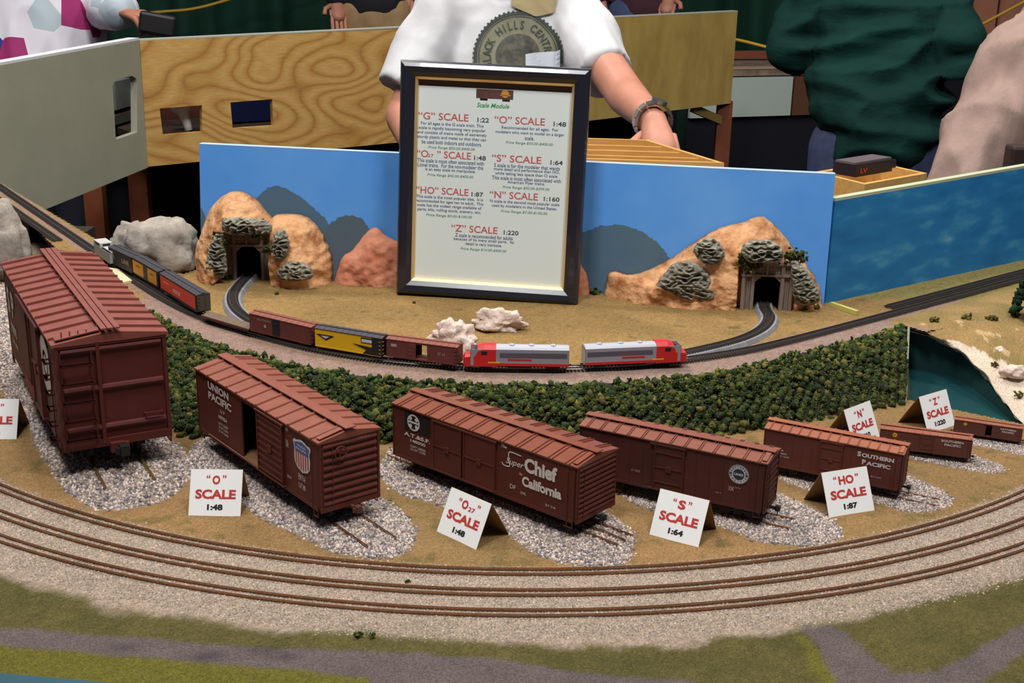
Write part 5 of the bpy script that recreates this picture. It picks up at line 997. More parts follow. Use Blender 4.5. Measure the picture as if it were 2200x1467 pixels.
r, s, L, W, z0, h = ncar('light grey engine at the far left of the train', (203, 545), (236, 567), 0.016, 'loco', dict(body=M_NG, name='diesel_engine', cat='model locomotive'))
q = MB(); q.box(L*0.55, L, -W/2, W/2, z0+h, z0+h+0.0065); q.box(-0.001, L*0.5, -W*0.34, W*0.34, z0+h, z0+h+0.002); mk('cab', q, mat('n_pale_grey', (176, 176, 174), 0.5), r)
q = MB(); q.box(L*0.62, L*0.90, W/2, W/2+0.0003, z0+h+0.002, z0+h+0.0052); q.box(L*0.549, L*0.55, -W*0.3, W*0.3, z0+h+0.002, z0+h+0.0052); mk('cab_window', q, M_NBK, r)

# ================================================================ RIGHT MODULE: PANEL, HILL, RIVER
PA, PB = P(1772, 652, U), P(2260, 545, U); tA, tB = PV(1797, 432, PA, PB), PV(2260, 350, PA, PB); Lp = Vector((PB.x-PA.x, PB.y-PA.y, 0)).length
m = bpy.data.materials.new('painted_sea_sky'); m.use_nodes = True; nt = m.node_tree; b = nt.nodes['Principled BSDF']; b.inputs['Roughness'].default_value = 0.6
tc = nt.nodes.new('ShaderNodeTexCoord'); sp = nt.nodes.new('ShaderNodeSeparateXYZ'); nt.links.new(tc.outputs['Object'], sp.inputs[0])
def nz(scale, st=(1, 1, 1), det=4):
    mp = nt.nodes.new('ShaderNodeMapping'); mp.inputs['Scale'].default_value = st; n_ = nt.nodes.new('ShaderNodeTexNoise'); n_.inputs['Scale'].default_value = scale; n_.inputs['Detail'].default_value = det
    nt.links.new(tc.outputs['Object'], mp.inputs[0]); nt.links.new(mp.outputs[0], n_.inputs['Vector']); return n_
def ramp(src, stops):
    r_2 = nt.nodes.new('ShaderNodeValToRGB'); e = r_2.color_ramp.elements
    while len(e) < len(stops): e.new(0.5)
    for i, (p_, c_) in enumerate(stops): e[i].position = p_; e[i].color = (*s2l(c_), 1)
    nt.links.new(src, r_2.inputs[0]); return r_2
blue = ramp(nz(14, (1, 1, 3)).outputs['Fac'], [(0.25, (22, 104, 164)), (0.55, (34, 124, 180)), (0.70, (70, 148, 188)), (0.85, (140, 180, 196))])
gro = ramp(nz(40, (1, 1, 3)).outputs['Fac'], [(0.3, (92, 92, 58)), (0.6, (122, 118, 74)), (0.8, (150, 140, 98))])
ad = nt.nodes.new('ShaderNodeMath'); ad.operation = 'MULTIPLY_ADD'; ad.inputs[1].default_value = 0.02; nn = nz(20); nt.links.new(nn.outputs['Fac'], ad.inputs[0]); nt.links.new(sp.outputs['Z'], ad.inputs[2])
mr = nt.nodes.new('ShaderNodeMapRange'); mr.inputs['From Min'].default_value = 0.040; mr.inputs['From Max'].default_value = 0.048; nt.links.new(ad.outputs[0], mr.inputs['Value'])
mx = nt.nodes.new('ShaderNodeMix'); mx.data_type = 'RGBA'; nt.links.new(mr.outputs[0], mx.inputs['Factor']); nt.links.new(gro.outputs[0], mx.inputs[6]); nt.links.new(blue.outputs[0], mx.inputs[7]); nt.links.new(mx.outputs[2], b.inputs['Base Color'])
M_SEA = m
pr_ = thing('painted_panel', 'deep blue hand-painted panel with faint clouds at the right', 'backdrop', (PA.x, PA.y, U-0.02))
mb = MB(); board(mb, PA, PB, [(0, U-0.02), (Lp, U-0.02), (Lp, tB.z), (along(tA, PA, PB)[0]*0, tA.z)], 0.010); o = mk('panel_board', mb, M_SEA, pr_); o.location = (-PA.x, -PA.y, 0.02-U)
mb = MB(); board(mb, PA, PB, [(0, tA.z), (Lp, tB.z), (Lp, tB.z+0.004), (0, tA.z+0.004)], 0.012); o = mk('top_edge', mb, mat('cream_edge', (176, 182, 150), 0.7), pr_); o.location = (-PA.x, -PA.y, 0.02-U)
q = MB(); a_ = P(1786, 653, U+0.003); b_ = P(1842, 672, U+0.003); q.bar(a_, b_, 0.006, 0.006); tag(mk('wood_strip', q, mat('yellow_strip', (186, 180, 96), 0.7)), 'short yellow strip on the ground where the backdrops meet', 'wood strip')
# hill slope to the right of the tracks
hp = [[(1905, 690), (1960, 676), (2040, 655), (2120, 632), (2260, 594)], [(1925, 697), (1990, 694), (2060, 690), (2130, 684), (2260, 672)], [(1950, 702), (2020, 722), (2070, 730), (2150, 735), (2260, 735)], [(1955, 704), (2045, 738), (2100, 775), (2170, 790), (2260, 800)], [(1956, 705), (2050, 745), (2110, 800), (2155, 850), (2260, 900)], [(1957, 707), (2055, 752), (2118, 815), (2170, 880), (2225, 935)]]
hz_ = [[U, U, U, U, U], [U, U+.002, U+.004, U+.004, U+.004], [U-.001, U-.004, U-.006, U-.006, U-.006], [U-.002, U-.010, U-.018, U-.022, U-.024], [U-.002, U-.014, U-.028, U-.040, U-.046], [U-.006, U-.022, U-.036, U-.048, U-.056]]
rows = [[P(u, v, z) for (u, v), z in zip(a_, b_)] for a_, b_ in zip(hp, hz_)]
rows = [resample(catmull(r0, 6), 90) for r0 in rows]; colsP = [resample(catmull([r0[i] for r0 in rows], 6), 70) for i in range(90)]
vs = []; cs = []
for i, c0 in enumerate(colsP):
    for j, p in enumerate(c0):
        f_ = j/69; n_ = noise.fractal(p*38, 1, 2, 4); q_ = p.copy(); q_.z += 0.0035*n_*min(1, i/8)*(0.3+f_)*(1 if j > 0 else 0)
        vs.append(tuple(q_)); tan = C3((154, 122, 78)); oli = C3((112, 100, 60)); wht = C3((196, 178, 158)); m_ = noise.noise(p*30)*0.5+0.5; c_ = tan*(1-m_)+oli*m_
        if f_ > 0.80+0.06*n_: c_ = wht*(0.9+0.2*m_)
        elif f_ > 0.5 and n_ > 0.45: c_ = C3((176, 148, 108))
        cs.append(c_)
f = np.array([[i*70+j, (i+1)*70+j, (i+1)*70+j+1, i*70+j+1] for i in range(89) for j in range(69)])
mknp('ground.003', np.array(vs), f, M_TERR, smooth=True, colors=np.array(cs), kind='structure')
# river: lower shiny teal sheet and bank wall below the white lip
M_RIV = mat('river_teal', (18, 52, 56), 0.35, c2=(22, 62, 64), scale=10, spec=0.4)
zr_ = -0.012; rv = MB(); e0 = colsP
rv.add([Vector((riverL.x-0.02, riverL.y-0.03, zr_)), Vector((0.9, riverL.y+rs*(0.9-riverL.x)-0.03, zr_)), Vector((0.9, 2.0, zr_)), Vector((riverL.x-0.02, 2.0, zr_))], [(0, 1, 2, 3)])
tag(mk('river', rv, M_RIV), 'dark teal river surface behind the smallest boxcars', 'river')
q = MB(); low = [c0[-1] for c0 in colsP]; q.add([Vector((p.x, p.y, p.z-0.0005)) for p in low]+[Vector((p.x+0.004, p.y+0.006, zr_-0.002)) for p in low], [(i, i+1, len(low)+i+1, len(low)+i) for i in range(len(low)-1)])
mk('ground.004', q, mat('bank_teal', (24, 62, 62), 0.6, c2=(30, 70, 68), scale=12), kind='structure')
q = MB(); a_ = P(1946, 866, 0); b_ = P(1953, 704, U); q.hexa([a_+Vector((-0.002, 0, -0.01)), a_+Vector((0.001, 0, -0.01)), Vector((b_.x+0.001, b_.y, -0.01)), Vector((b_.x-0.002, b_.y, -0.01)), a_+Vector((-0.002, 0, 0.002)), a_+Vector((0.001, 0, 0.002)), b_+Vector((0.001, 0, 0.001)), b_+Vector((-0.002, 0, 0.001))]); tag(mk('end_plate', q, mat('plate_grey', (120, 126, 104), 0.7)), 'thin grey end plate where the foliage bank stops at the river', 'edge board')
BC = np.array([C3((84, 76, 38)), C3((66, 66, 32)), C3((100, 86, 46))])
for u, v, r0, z_, l in [(2008, 690, 0.007, U+.002, 'olive bush nearest the track on the right hill'), (2078, 684, 0.007, U+.004, 'middle olive bush in the row on the right hill'), (2130, 686, 0.008, U+.004, 'round olive bush on the right hill, second from the edge'), (2180, 680, 0.008, U+.004, 'olive bush on the right hill next to the dark tree'), (2138, 785, 0.006, U-.020, 'dark bush on the lower right slope'), (2168, 800, 0.006, U-.024, 'dark bush at the right end of the slope'), (2188, 850, 0.006, U-.036, 'lowest dark bush near the white river bank')]:
    bush(u, v, r0, l, z_, 20, BC)
boulder('pale pink rock on the lower right slope', 2180, 812, U-.026, 0.016, 0.010, 0.010, M_BO2, 23, 0.3)
boulder('small pale rock higher on the right slope', 2148, 762, U-.016, 0.009, 0.006, 0.006, M_BO2, 24, 0.3)
c = P(2212, 690, U); n = 260; r0 = np.random.default_rng(77); hgt = r0.random(n)**0.8; rad = 0.024*(1-hgt)+0.002; an = r0.random(n)*6.283
tr = thing('conifer_tree', 'dark green model tree cut off by the right picture edge', 'tree', c); foliage('crown', np.column_stack([rad*np.cos(an), rad*np.sin(an), 0.008+hgt*0.09]), 0.0045, 5, None, np.array([C3((20, 40, 24)), C3((28, 50, 30))]), tr, kind=None); mk('trunk', MB().cyl((0, 0, -0.002), (0, 0, 0.03), 0.0025), M_TIE, tr)

# ================================================================ STAGING SHELF BEHIND THE BACKDROP
M_PINE = mat('pine_wood', (206, 160, 92), 0.6, c2=(190, 142, 74), scale=16, stretch=(1, 8, 8))
sh = thing('work_shelf', 'narrow wooden work shelf behind the blue backdrop', 'shelf', (0.30, 1.98, -LIFT))
mk('shelf_top', MB().box(-0.28, 0.26, -0.17, 0.20, LIFT+0.128, LIFT+0.15), M_PINE, sh)
for x in (-0.26, 0.22):
    for y in (-0.14, 0.17): mk('leg', MB().box(x-0.02, x+0.02, y-0.02, y+0.02, 0, LIFT+0.128), M_PINE, sh)
zt_ = 0.215; nr_, fr2 = P(1556, 350, zt_), P(1392, 300, zt_); ex = (nr_-fr2); ang = math.atan2(-ex.x, ex.y)  # right edge of the tray, receding
ty = (fr2-nr_); Lt = ty.length; ty.normalize(); tx = Vector((-1, 0.06, 0)); tx = (tx-ty*tx.dot(ty)*0).normalized(); Wt = 0.36
TR_ = thing('divided_tray', 'shallow pine tray divided by long slats beside the man in white', 'tray', (nr_.x, nr_.y, 0.152))
hT = zt_-0.152
def tp(a_, b_, z): return tx*a_+ty*b_+Vector((0, 0, z))
def tbox(a0, a1, b0, b1, z0_, z1_): return MB().hexa([tp(a0, b0, z0_), tp(a1, b0, z0_), tp(a1, b1, z0_), tp(a0, b1, z0_), tp(a0, b0, z1_), tp(a1, b0, z1_), tp(a1, b1, z1_), tp(a0, b1, z1_)])
mk('tray_base', tbox(0, Wt, 0, Lt, 0, 0.006), M_PINE, TR_)
mk('end_board', tbox(0, 0.008, 0, Lt, 0.006, hT), M_PINE, TR_); mk('end_board', tbox(Wt-0.008, Wt, 0, Lt, 0.006, hT), M_PINE, TR_)
for i in range(5): b0 = (Lt-0.007)*i/4; mk('slat', tbox(0.008, Wt-0.008, b0, b0+0.007, 0.006, hT-(0 if i in (0, 4) else 0.003)), M_PINE, TR_)
# drawer box with the black model car on it
zt_ = 0.205; k0, k1, k2 = P(1858, 396, zt_), P(1797, 381, zt_), P(1992, 372, zt_); e1 = (k1-k0); e2 = (k2-k0); e1.z = e2.z = 0; l1, l2 = e1.length+0.05, max(e2.length, 0.1); e1.normalize(); e2.normalize()
WB = thing('wooden_box', 'open pine box behind the meeting corner of the backdrops', 'box', (k0.x, k0.y, 0.152))
def kp(a_, b_, z): return e1*a_+e2*b_+Vector((0, 0, z))
def kbox(a0, a1, b0, b1, z0_, z1_): return MB().hexa([kp(a0, b0, z0_), kp(a1, b0, z0_), kp(a1, b1, z0_), kp(a0, b1, z0_), kp(a0, b0, z1_), kp(a1, b0, z1_), kp(a1, b1, z1_), kp(a0, b1, z1_)])
hB = zt_-0.152
mk('base', kbox(0, l1, 0, l2, 0, 0.02), M_PINE, WB)
for a0, a1, b0, b1 in ((0, 0.008, 0, l2), (l1-0.008, l1, 0, l2), (0.008, l1-0.008, 0, 0.008), (0.008, l1-0.008, l2-0.008, l2)): mk('side_board', kbox(a0, a1, b0, b1, 0.02, hB), M_PINE, WB)
pc = (k0+e1*l1*0.55+e2*l2*0.42); BK = thing('model_wagon', 'black model wagon with small red lettering lying on the pine box', 'model wagon', (pc.x, pc.y, zt_+0.001), math.atan2(e2.y, e2.x))
mk('body', MB().box(-0.05, 0.045, -0.02, 0.02, 0, 0.018), mat('wagon_black', (34, 26, 30), 0.35), BK); mk('roof', MB().box(-0.05, 0.045, -0.017, 0.017, 0.018, 0.021), mat('wagon_roof', (96, 86, 88), 0.4), BK); mk('rail_end', MB().box(0.045, 0.058, -0.018, 0.018, 0.004, 0.016), MATS['wagon_black'], BK)
mb = MB(); put_text(mb, Face((-0.05, -0.02, 0), (1, 0, 0), (0, 0, 1), 0.0004), 'LV', 0.02, 0.008, 0.018, 0.007, 0.03); mk('red_lettering', mb, M_NR, BK)
q = MB(); a_, b_ = P(1797, 415, 0.152), P(1860, 440, 0.152)

# ================================================================ BACK PLYWOOD TABLES
qA = Pd(318, 358, 3.43); qB = Pd(1570, 222, 4.70); qC = Pd(-40, 506, 2.62)
def ply(Aq, Bq, tl, tr, bl, br, holes, m, label, bottom=True):
    S = lambda u, v: along(PV(u, v, Aq, Bq), Aq, Bq)
    out = [S(*bl), S(*br), S(*tr), S(*tl)]; q = MB(); d_, n_ = board(q, Aq, Bq, out, 0.018, [[S(*p) for p in h] for h in holes])
    o_ = mk('plywood_panel', q, m); tag(o_, label, 'panel'); return o_, d_, n_
m = bpy.data.materials.new('plywood_figure'); m.use_nodes = True; nt = m.node_tree; b = nt.nodes['Principled BSDF']; b.inputs['Roughness'].default_value = 0.55
tc = nt.nodes.new('ShaderNodeTexCoord'); n1 = nz(2.3, (1.1, 1.1, 2.0), 1.2); mt = nt.nodes.new('ShaderNodeMath'); mt.operation = 'MULTIPLY'; mt.inputs[1].default_value = 17; nt.links.new(n1.outputs['Fac'], mt.inputs[0])
fr = nt.nodes.new('ShaderNodeMath'); fr.operation = 'PINGPONG'; fr.inputs[1].default_value = 0.5; nt.links.new(mt.outputs[0], fr.inputs[0])
pr = ramp(fr.outputs[0], [(0.0, (196, 158, 92)), (0.25, (188, 148, 80)), (0.42, (176, 132, 66)), (0.5, (160, 114, 54))])
n2 = nz(40, (1, 1, 8), 3); r2 = ramp(n2.outputs['Fac'], [(0.3, (232, 226, 220)), (0.7, (255, 255, 255))]); mm = nt.nodes.new('ShaderNodeMix'); mm.data_type = 'RGBA'; mm.blend_type = 'MULTIPLY'; mm.inputs['Factor'].default_value = 1
nt.links.new(pr.outputs[0], mm.inputs[6]); nt.links.new(r2.outputs[0], mm.inputs[7]); nt.links.new(mm.outputs[2], b.inputs['Base Color']); M_PLY = m
M_PLY2 = mat('plywood_plain', (168, 142, 76), 0.6, c2=(150, 124, 64), scale=5, stretch=(3, 3, 1)); M_GP = mat('grey_green_panel', (148, 148, 128), 0.65, c2=(156, 154, 134), scale=7)
ply(qA, qB, (300, 88), (1000, 55), (318, 358), (1000, 292), [[(343, 233), (434, 226), (435, 283), (350, 290)], [(495, 220), (585, 213), (588, 270), (500, 276)]], M_PLY, 'varnished plywood fascia with swirling grain and two square holes')
ply(qA, qB, (1002, 55), (1585, 25), (1002, 292), (1570, 222), [], M_PLY2, 'plain yellowish plywood fascia right of the man in white')
rs_ = [(249, 300), (242, 185), (246, 174), (256, 169), (284, 163), (292, 168), (294, 176), (295, 284)]
ply(qC, qA, (-40, 148), (299, 86), (-40, 506), (318, 360), [rs_], M_GP, 'grey-green painted fascia with a tall rounded slot at upper left')
q = MB(); S = lambda u, v: along(PV(u, v, qC, qA), qC, qA); board(q, qC, qA, [(S(-40, 148)[0], S(-40, 148)[1]), S(299, 86), (S(299, 86)[0], S(299, 86)[1]+0.006), (S(-40, 148)[0], S(-40, 148)[1]+0.006)], 0.03); tag(mk('edge_trim', q, mat('trim_white', (214, 214, 216), 0.5)), 'white trim strip capping the grey-green fascia', 'trim strip')
q = MB(); S = lambda u, v: along(PV(u, v, qA, qB), qA, qB); board(q, qA, qB, [S(300, 88), S(1585, 25), (S(1585, 25)[0], S(1585, 25)[1]+0.004), (S(300, 88)[0], S(300, 88)[1]+0.004)], 0.03); tag(mk('edge_trim', q, mat('trim_grey', (170, 172, 160), 0.6)), 'thin pale strip capping the plywood fascia', 'trim strip')
# table deck behind the fascias (open-topped trough), with things seen through the holes
dAB = (qB-qA); dAB.z = 0; dAB.normalize(); nAB = Vector((-dAB.y, dAB.x, 0))
zb_ = qA.z
def behind(u, v, off): p = PV(u, v, qA+nAB*off, qB+nAB*off); return p
M_REDL = mat('stained_post', (120, 62, 34), 0.6, c2=(96, 48, 26), scale=8)
tb2 = thing('back_table', 'long table structure standing behind the plywood fascias', 'table', (qA.x+0.9, qA.y+0.9, -LIFT)); off0 = Vector(tb2.location)
q = MB(); p0, p1 = qA+nAB*0.03, qB+nAB*0.03; p2, p3 = qB+nAB*0.55, qA+nAB*0.55; zt0, zt1 = -0.02, 0.0
q.hexa([Vector((p.x, p.y, zt0))-off0 for p in (p0, p1, p2, p3)]+[Vector((p.x, p.y, zt1))-off0 for p in (p0, p1, p2, p3)]); mk('table_top', q, mat('dark_board', (50, 34, 22), 0.8), tb2)
for u, v, off in ((300, 400, 0.25), (205, 430, 0.30), (1556, 240, 0.03), (760, 360, 0.3)):
    p = behind(u, v, off); q = MB().box(p.x-0.028, p.x+0.028, p.y-0.02, p.y+0.02, -LIFT, -0.02); q.v = [tuple(Vector(x)-off0) for x in q.v]; mk('leg', q, M_REDL, tb2)
p = behind(1556, 262, 0.03); a_ = behind(1488, 232, 0.03); q = MB().bar(a_-off0, p-off0, 0.02, 0.03); mk('brace', q, mat('brace_wood', (120, 96, 50), 0.7), tb2)
c_ = behind(405, 260, 0.07); q = MB(); q.lathe([(0.002, 0.0), (0.012, 0.002), (0.013, 0.03), (0.016, 0.05), (0.03, 0.065), (0.034, 0.085), (0.028, 0.105), (0.01, 0.115)], 20); o_ = mk('light_bulb', q, mat('bulb_white', (238, 230, 218), 0.4), smooth=True); o_.location = (c_.x, c_.y, c_.z-0.035); o_.rotation_euler = (0, R(-14), 0); tag(o_, 'white bulb-shaped lamp seen through the left square hole', 'lamp')
o_.location.z = 0.0
c_ = behind(545, 262, 0.16); q = MB(); q.box(-0.12, 0.12, -0.02, 0.09, 0, 0.075); o_ = bevel(mk('blue_crate', q, mat('crate_blue', (26, 40, 92), 0.7)), 0.006); o_.location = (c_.x, c_.y, 0.0); o_.rotation_euler = (0, 0, math.atan2(dAB.y, dAB.x)); tag(o_, 'dark blue crate seen through the right square hole', 'crate')
c_ = behind(375, 262, 0.32); q = MB(); q.box(-0.16, 0.10, 0, 0.02, 0, 0.10); o_ = mk('brown_board', q, mat('brown_board', (74, 34, 14), 0.7)); o_.location = (c_.x, c_.y, 0.0); o_.rotation_euler = (0, 0, math.atan2(dAB.y, dAB.x)); tag(o_, 'brown board standing inside the table behind the bulb', 'board')
dCA = (qA-qC); dCA.z = 0; dCA.normalize(); nCA = Vector((-dCA.y, dCA.x, 0)); c_ = PV(272, 215, qC+nCA*0.16, qA+nCA*0.16)
gb = thing('control_box', 'grey electric box seen through the rounded slot', 'control box', (c_.x, c_.y, c_.z), math.atan2(dCA.y, dCA.x)); mk('housing', MB().box(-0.07, 0.05, 0, 0.05, -0.02, 0.06), mat('box_grey', (96, 100, 96), 0.6), gb); mk('shelf', MB().box(-0.09, 0.09, 0, 0.1, -0.062, -0.035), mat('box_grey2', (74, 74, 66), 0.6), gb); mk('bracket', MB().box(-0.08, 0.08, 0.09, 0.1, -0.16, 0.1), M_BLK, gb)

# far layout, drapes and wall
dr = MB(); n = 260; xs = np.linspace(-5.2, 3.4, n); vs = []
for x in xs:
    yy = 7.3+0.05*math.sin(x*17)+0.03*math.sin(x*31+1); vs += [(x, yy, -LIFT), (x, yy, 1.5)]
dr.add(vs, [(2*i, 2*i+2, 2*i+3, 2*i+1) for i in range(n-1)]); tag(mk('green_drape', dr, mat('drape_green', (14, 58, 44), 0.85, c2=(18, 66, 50), scale=4), smooth=True), 'dark green cloth drape hanging across the back of the hall', 'drape')
rp = mat('rope_yellow', (206, 160, 50), 0.6)
def rope(pts, label, r0=0.008):
    q = MB().tube(catmull(pts, 8), r0, 8); tag(mk('rope', q, rp, smooth=True), label, 'rope')
rope([Pd(-200, 40, 6.6), Pd(100, 45, 6.6), Pd(340, 26, 6.6), Pd(420, 18, 6.6), Pd(510, -6, 6.6), Pd(700, -60, 6.6)], 'yellow rope sagging in front of the green drape at upper left')
rope([Pd(1490, 72, 5.5), Pd(1585, 86, 5.6), Pd(1660, 104, 5.6), Pd(1720, 112, 5.6)], 'yellow rope running down behind the right plywood fascia', 0.007)
rope([Pd(1950, 115, 5.9), Pd(2060, 76, 5.9), Pd(2140, 36, 5.9), Pd(2240, -18, 5.9)], 'yellow rope rising towards the upper right corner', 0.007)
# wooden folding wall at upper right
wl = thing('folding_wall', 'pinkish wooden folding partition at the upper right corner', 'partition', Pd(2200, 80, 6.7)-Vector((0, 0, 0.6)))
for i in range(14): mk('panel', MB().box(-0.62+i*0.16, -0.62+i*0.16+0.135, (i % 2)*0.04, 0.03+(i % 2)*0.04, -1.0, 2.2), mat('partition_wood', (178, 120, 92), 0.6, c2=(164, 106, 80), scale=3, stretch=(3, 3, 0.4)), wl)
# far layout table with rail and white panel at right
a_, b_ = Pd(1500, 130, 5.6), Pd(2200, 90, 6.2); dd = (b_-a_); dd.z = 0; dd.normalize(); nn_ = Vector((-dd.y, dd.x, 0)); Z = a_.z
ft_ = thing('far_layout', 'far model layout table with reddish rails right of the plywood', 'table', (a_.x, a_.y, -LIFT), math.atan2(dd.y, dd.x)); zl = Z+LIFT
mk('deck', MB().box(-0.1, 1.9, -0.12, 0.5, zl-0.06, zl-0.03), mat('far_deck', (150, 128, 112), 0.8, c2=(110, 92, 76), scale=14), ft_); mk('rail', MB().box(-0.1, 1.9, 0.30, 0.33, zl-0.02, zl+0.015), mat('far_rail', (132, 74, 50), 0.6), ft_); mk('rail', MB().box(-0.1, 1.9, -0.12, -0.09, zl-0.035, zl-0.02), mat('far_rail2', (170, 140, 120), 0.6), ft_)
mk('fascia', MB().box(-0.1, 0.42, -0.14, -0.12, zl-0.24, zl-0.065), mat('far_white', (178, 190, 182), 0.5), ft_); mk('fascia', MB().box(0.43, 0.80, -0.14, -0.12, zl-0.24, zl-0.065), mat('far_brown', (96, 62, 40), 0.6), ft_)
mk('skirt', MB().box(-0.1, 1.9, -0.115, -0.10, 0, zl-0.06), mat('skirt_black', (14, 16, 26), 0.9), ft_)
# dark skirt closing the space under the back table
q = MB(); board(q, qA+nAB*0.5, qB+nAB*0.5, [(-0.6, -LIFT), ((qB-qA).length+0.2, -LIFT), ((qB-qA).length+0.2, -0.02), (-0.6, -0.02)], 0.01); tag(mk('table_skirt', q, mat('skirt_dark', (12, 14, 22), 0.95)), 'black cloth skirt in the dark space under the plywood tables', 'table skirt')
q = MB(); board(q, qC+nCA*0.6, qA+nCA*0.6, [(-0.6, -LIFT), ((qA-qC).length, -LIFT), ((qA-qC).length, -0.02), (-0.6, -0.02)], 0.01); tag(mk('table_skirt', q, MATS['skirt_dark']), 'black cloth skirt under the grey-green fascia at far left', 'table skirt')

# ================================================================ PEOPLE
def capsule(q, p0, r0, p1, r1, axis=None, sc=1.0, n=14):
    p0 = Vector(p0); p1 = Vector(p1); d_ = (p1-p0); L = d_.length or 1e-6; d_ = d_/L; u_ = Vector((0, 0, 1)) if abs(d_.z) < 0.9 else Vector((0, 1, 0)); x_ = d_.cross(u_).normalized(); y_ = x_.cross(d_)
    rings = []
    for t in np.linspace(-math.pi/2, 0, 5): rings.append((p0+d_*(r0*math.sin(t)), max(r0*math.cos(t), r0*0.02)))
    for t in np.linspace(0, math.pi/2, 5): rings.append((p1+d_*(r1*math.sin(t)), max(r1*math.cos(t), r1*0.02)))
    vs = []
    for c, r in rings:
        for i in range(n):
            a2 = 2*math.pi*i/n; o2 = x_*(r*math.cos(a2))+y_*(r*math.sin(a2))
            if axis is not None: ax = Vector(axis).normalized(); o2 = o2+ax*(o2.dot(ax)*(sc-1))
            vs.append(c+o2)
    m_ = len(rings); q.add(vs, [(k*n+i, k*n+(i+1) % n, (k+1)*n+(i+1) % n, (k+1)*n+i) for k in range(m_-1) for i in range(n)]+[tuple(range(n-1, -1, -1)), tuple(range((m_-1)*n, m_*n))])
def blob(name, caps, vox, m, parent, fold=0.0, fscale=9.0, fdir=(1, 1, 0.45), smooth=4, extra=None, clip=None, seed=0):
    q = MB()
    for c in caps:
        if c[0] == 'cone': q.cyl(*c[1:5], n=20)
        else: capsule(q, *c)
    me = bpy.data.meshes.new('tmp'); me.from_pydata(q.v, [], q.f); o_ = bpy.data.objects.new('tmp', me); COL.objects.link(o_)
    rm = o_.modifiers.new('r', 'REMESH'); rm.mode = 'VOXEL'; rm.voxel_size = vox; sm_ = o_.modifiers.new('s', 'SMOOTH'); sm_.iterations = smooth; sm_.factor = 0.5
    bpy.context.view_layer.update(); me2 = bpy.data.meshes.new_from_object(o_.evaluated_get(bpy.context.evaluated_depsgraph_get())); bpy.data.objects.remove(o_); bpy.data.meshes.remove(me)
    if fold:
        nv = len(me2.vertices); nrm = [v.normal.copy() for v in me2.vertices]
        for v, n_ in zip(me2.vertices, nrm):
            p = Vector((v.co.x*fdir[0], v.co.y*fdir[1], v.co.z*fdir[2]))*fscale+Vector((seed*3.1, 0, 0)); w_ = noise.noise(p); w2_ = noise.noise(p*2.1+Vector((5, 1, 2))); v.co += n_*fold*(1-2*abs(w_)*1.6+0.6*w2_)
    if clip:
        bm = bmesh.new(); bm.from_mesh(me2)
        for co, no in clip:
            r0_ = bmesh.ops.bisect_plane(bm, geom=bm.verts[:]+bm.edges[:]+bm.faces[:], plane_co=co, plane_no=no, clear_outer=True)
            ed = [e for e in r0_['geom_cut'] if isinstance(e, bmesh.types.BMEdge)]
            # fold the hem inward so the cloth has an inside
            ex_ = bmesh.ops.extrude_edge_only(bm, edges=ed); nv_ = [g_ for g_ in ex_['geom'] if isinstance(g_, bmesh.types.BMVert)]
            if nv_:
                cc = sum((v.co for v in nv_), Vector())/len(nv_)
                for v in nv_: v.co = v.co+(cc-v.co)*0.10-Vector(no)*0.02
        bm.to_mesh(me2); bm.free()
    if extra:
        bm = bmesh.new(); bm.from_mesh(me2)
        for E_ in extra:
            vs_ = [bm.verts.new(v) for v in E_.v]
            for f_ in E_.f:
                try: bm.faces.new([vs_[i] for i in f_])
                except ValueError: pass
        bm.to_mesh(me2); bm.free()
    off = Vector(parent.location)
    for v in me2.vertices: v.co -= off
    me2.materials.clear(); o2 = link(name, me2, m, parent, True); return o2
M_SKIN = mat('skin', (176, 120, 98), 0.55, c2=(190, 132, 110), scale=12); M_SKIN2 = mat('skin_darker', (170, 112, 88), 0.55, c2=(150, 96, 76), scale=12)  # second skin tone is a little darker
def hand(wr, di, pal, side, s=1.0):
    """five curled fingers rooted inside the palm; di = hand direction, pal = palm normal"""
    di = Vector(di).normalized(); pal = Vector(pal).normalized(); ac = di.cross(pal).normalized()*side; out = []; q = MB()
    c0 = Vector(wr); palm = [(c0+di*0.02*s, 0.030*s, c0+di*0.075*s, 0.036*s, pal, 0.45)]
    for i, (o_, l_) in enumerate(((-0.030, 0.066), (-0.010, 0.076), (0.010, 0.070), (0.029, 0.056))):
        b0 = c0+di*0.07*s+ac*o_*s; k1 = b0+di*l_*0.45*s+pal*0.006*s; k2 = k1+di*l_*0.32*s+pal*0.018*s; k3 = k2+di*l_*0.18*s+pal*0.022*s
        q.tube([b0-di*0.02*s, b0, b0.lerp(k1, 0.5), k1, k1.lerp(k2, 0.6), k2, k3], 0.0088*s, 10)
    t0 = c0+di*0.025*s-ac*0.025*s; t1 = t0+(di*0.5-ac*0.8).normalized()*0.035*s; t2 = t1+(di*0.9-ac*0.3+pal*0.3).normalized()*0.028*s; q.tube([t0, t1, t1.lerp(t2, 0.5), t2], 0.0105*s, 10)
    return palm, [q]
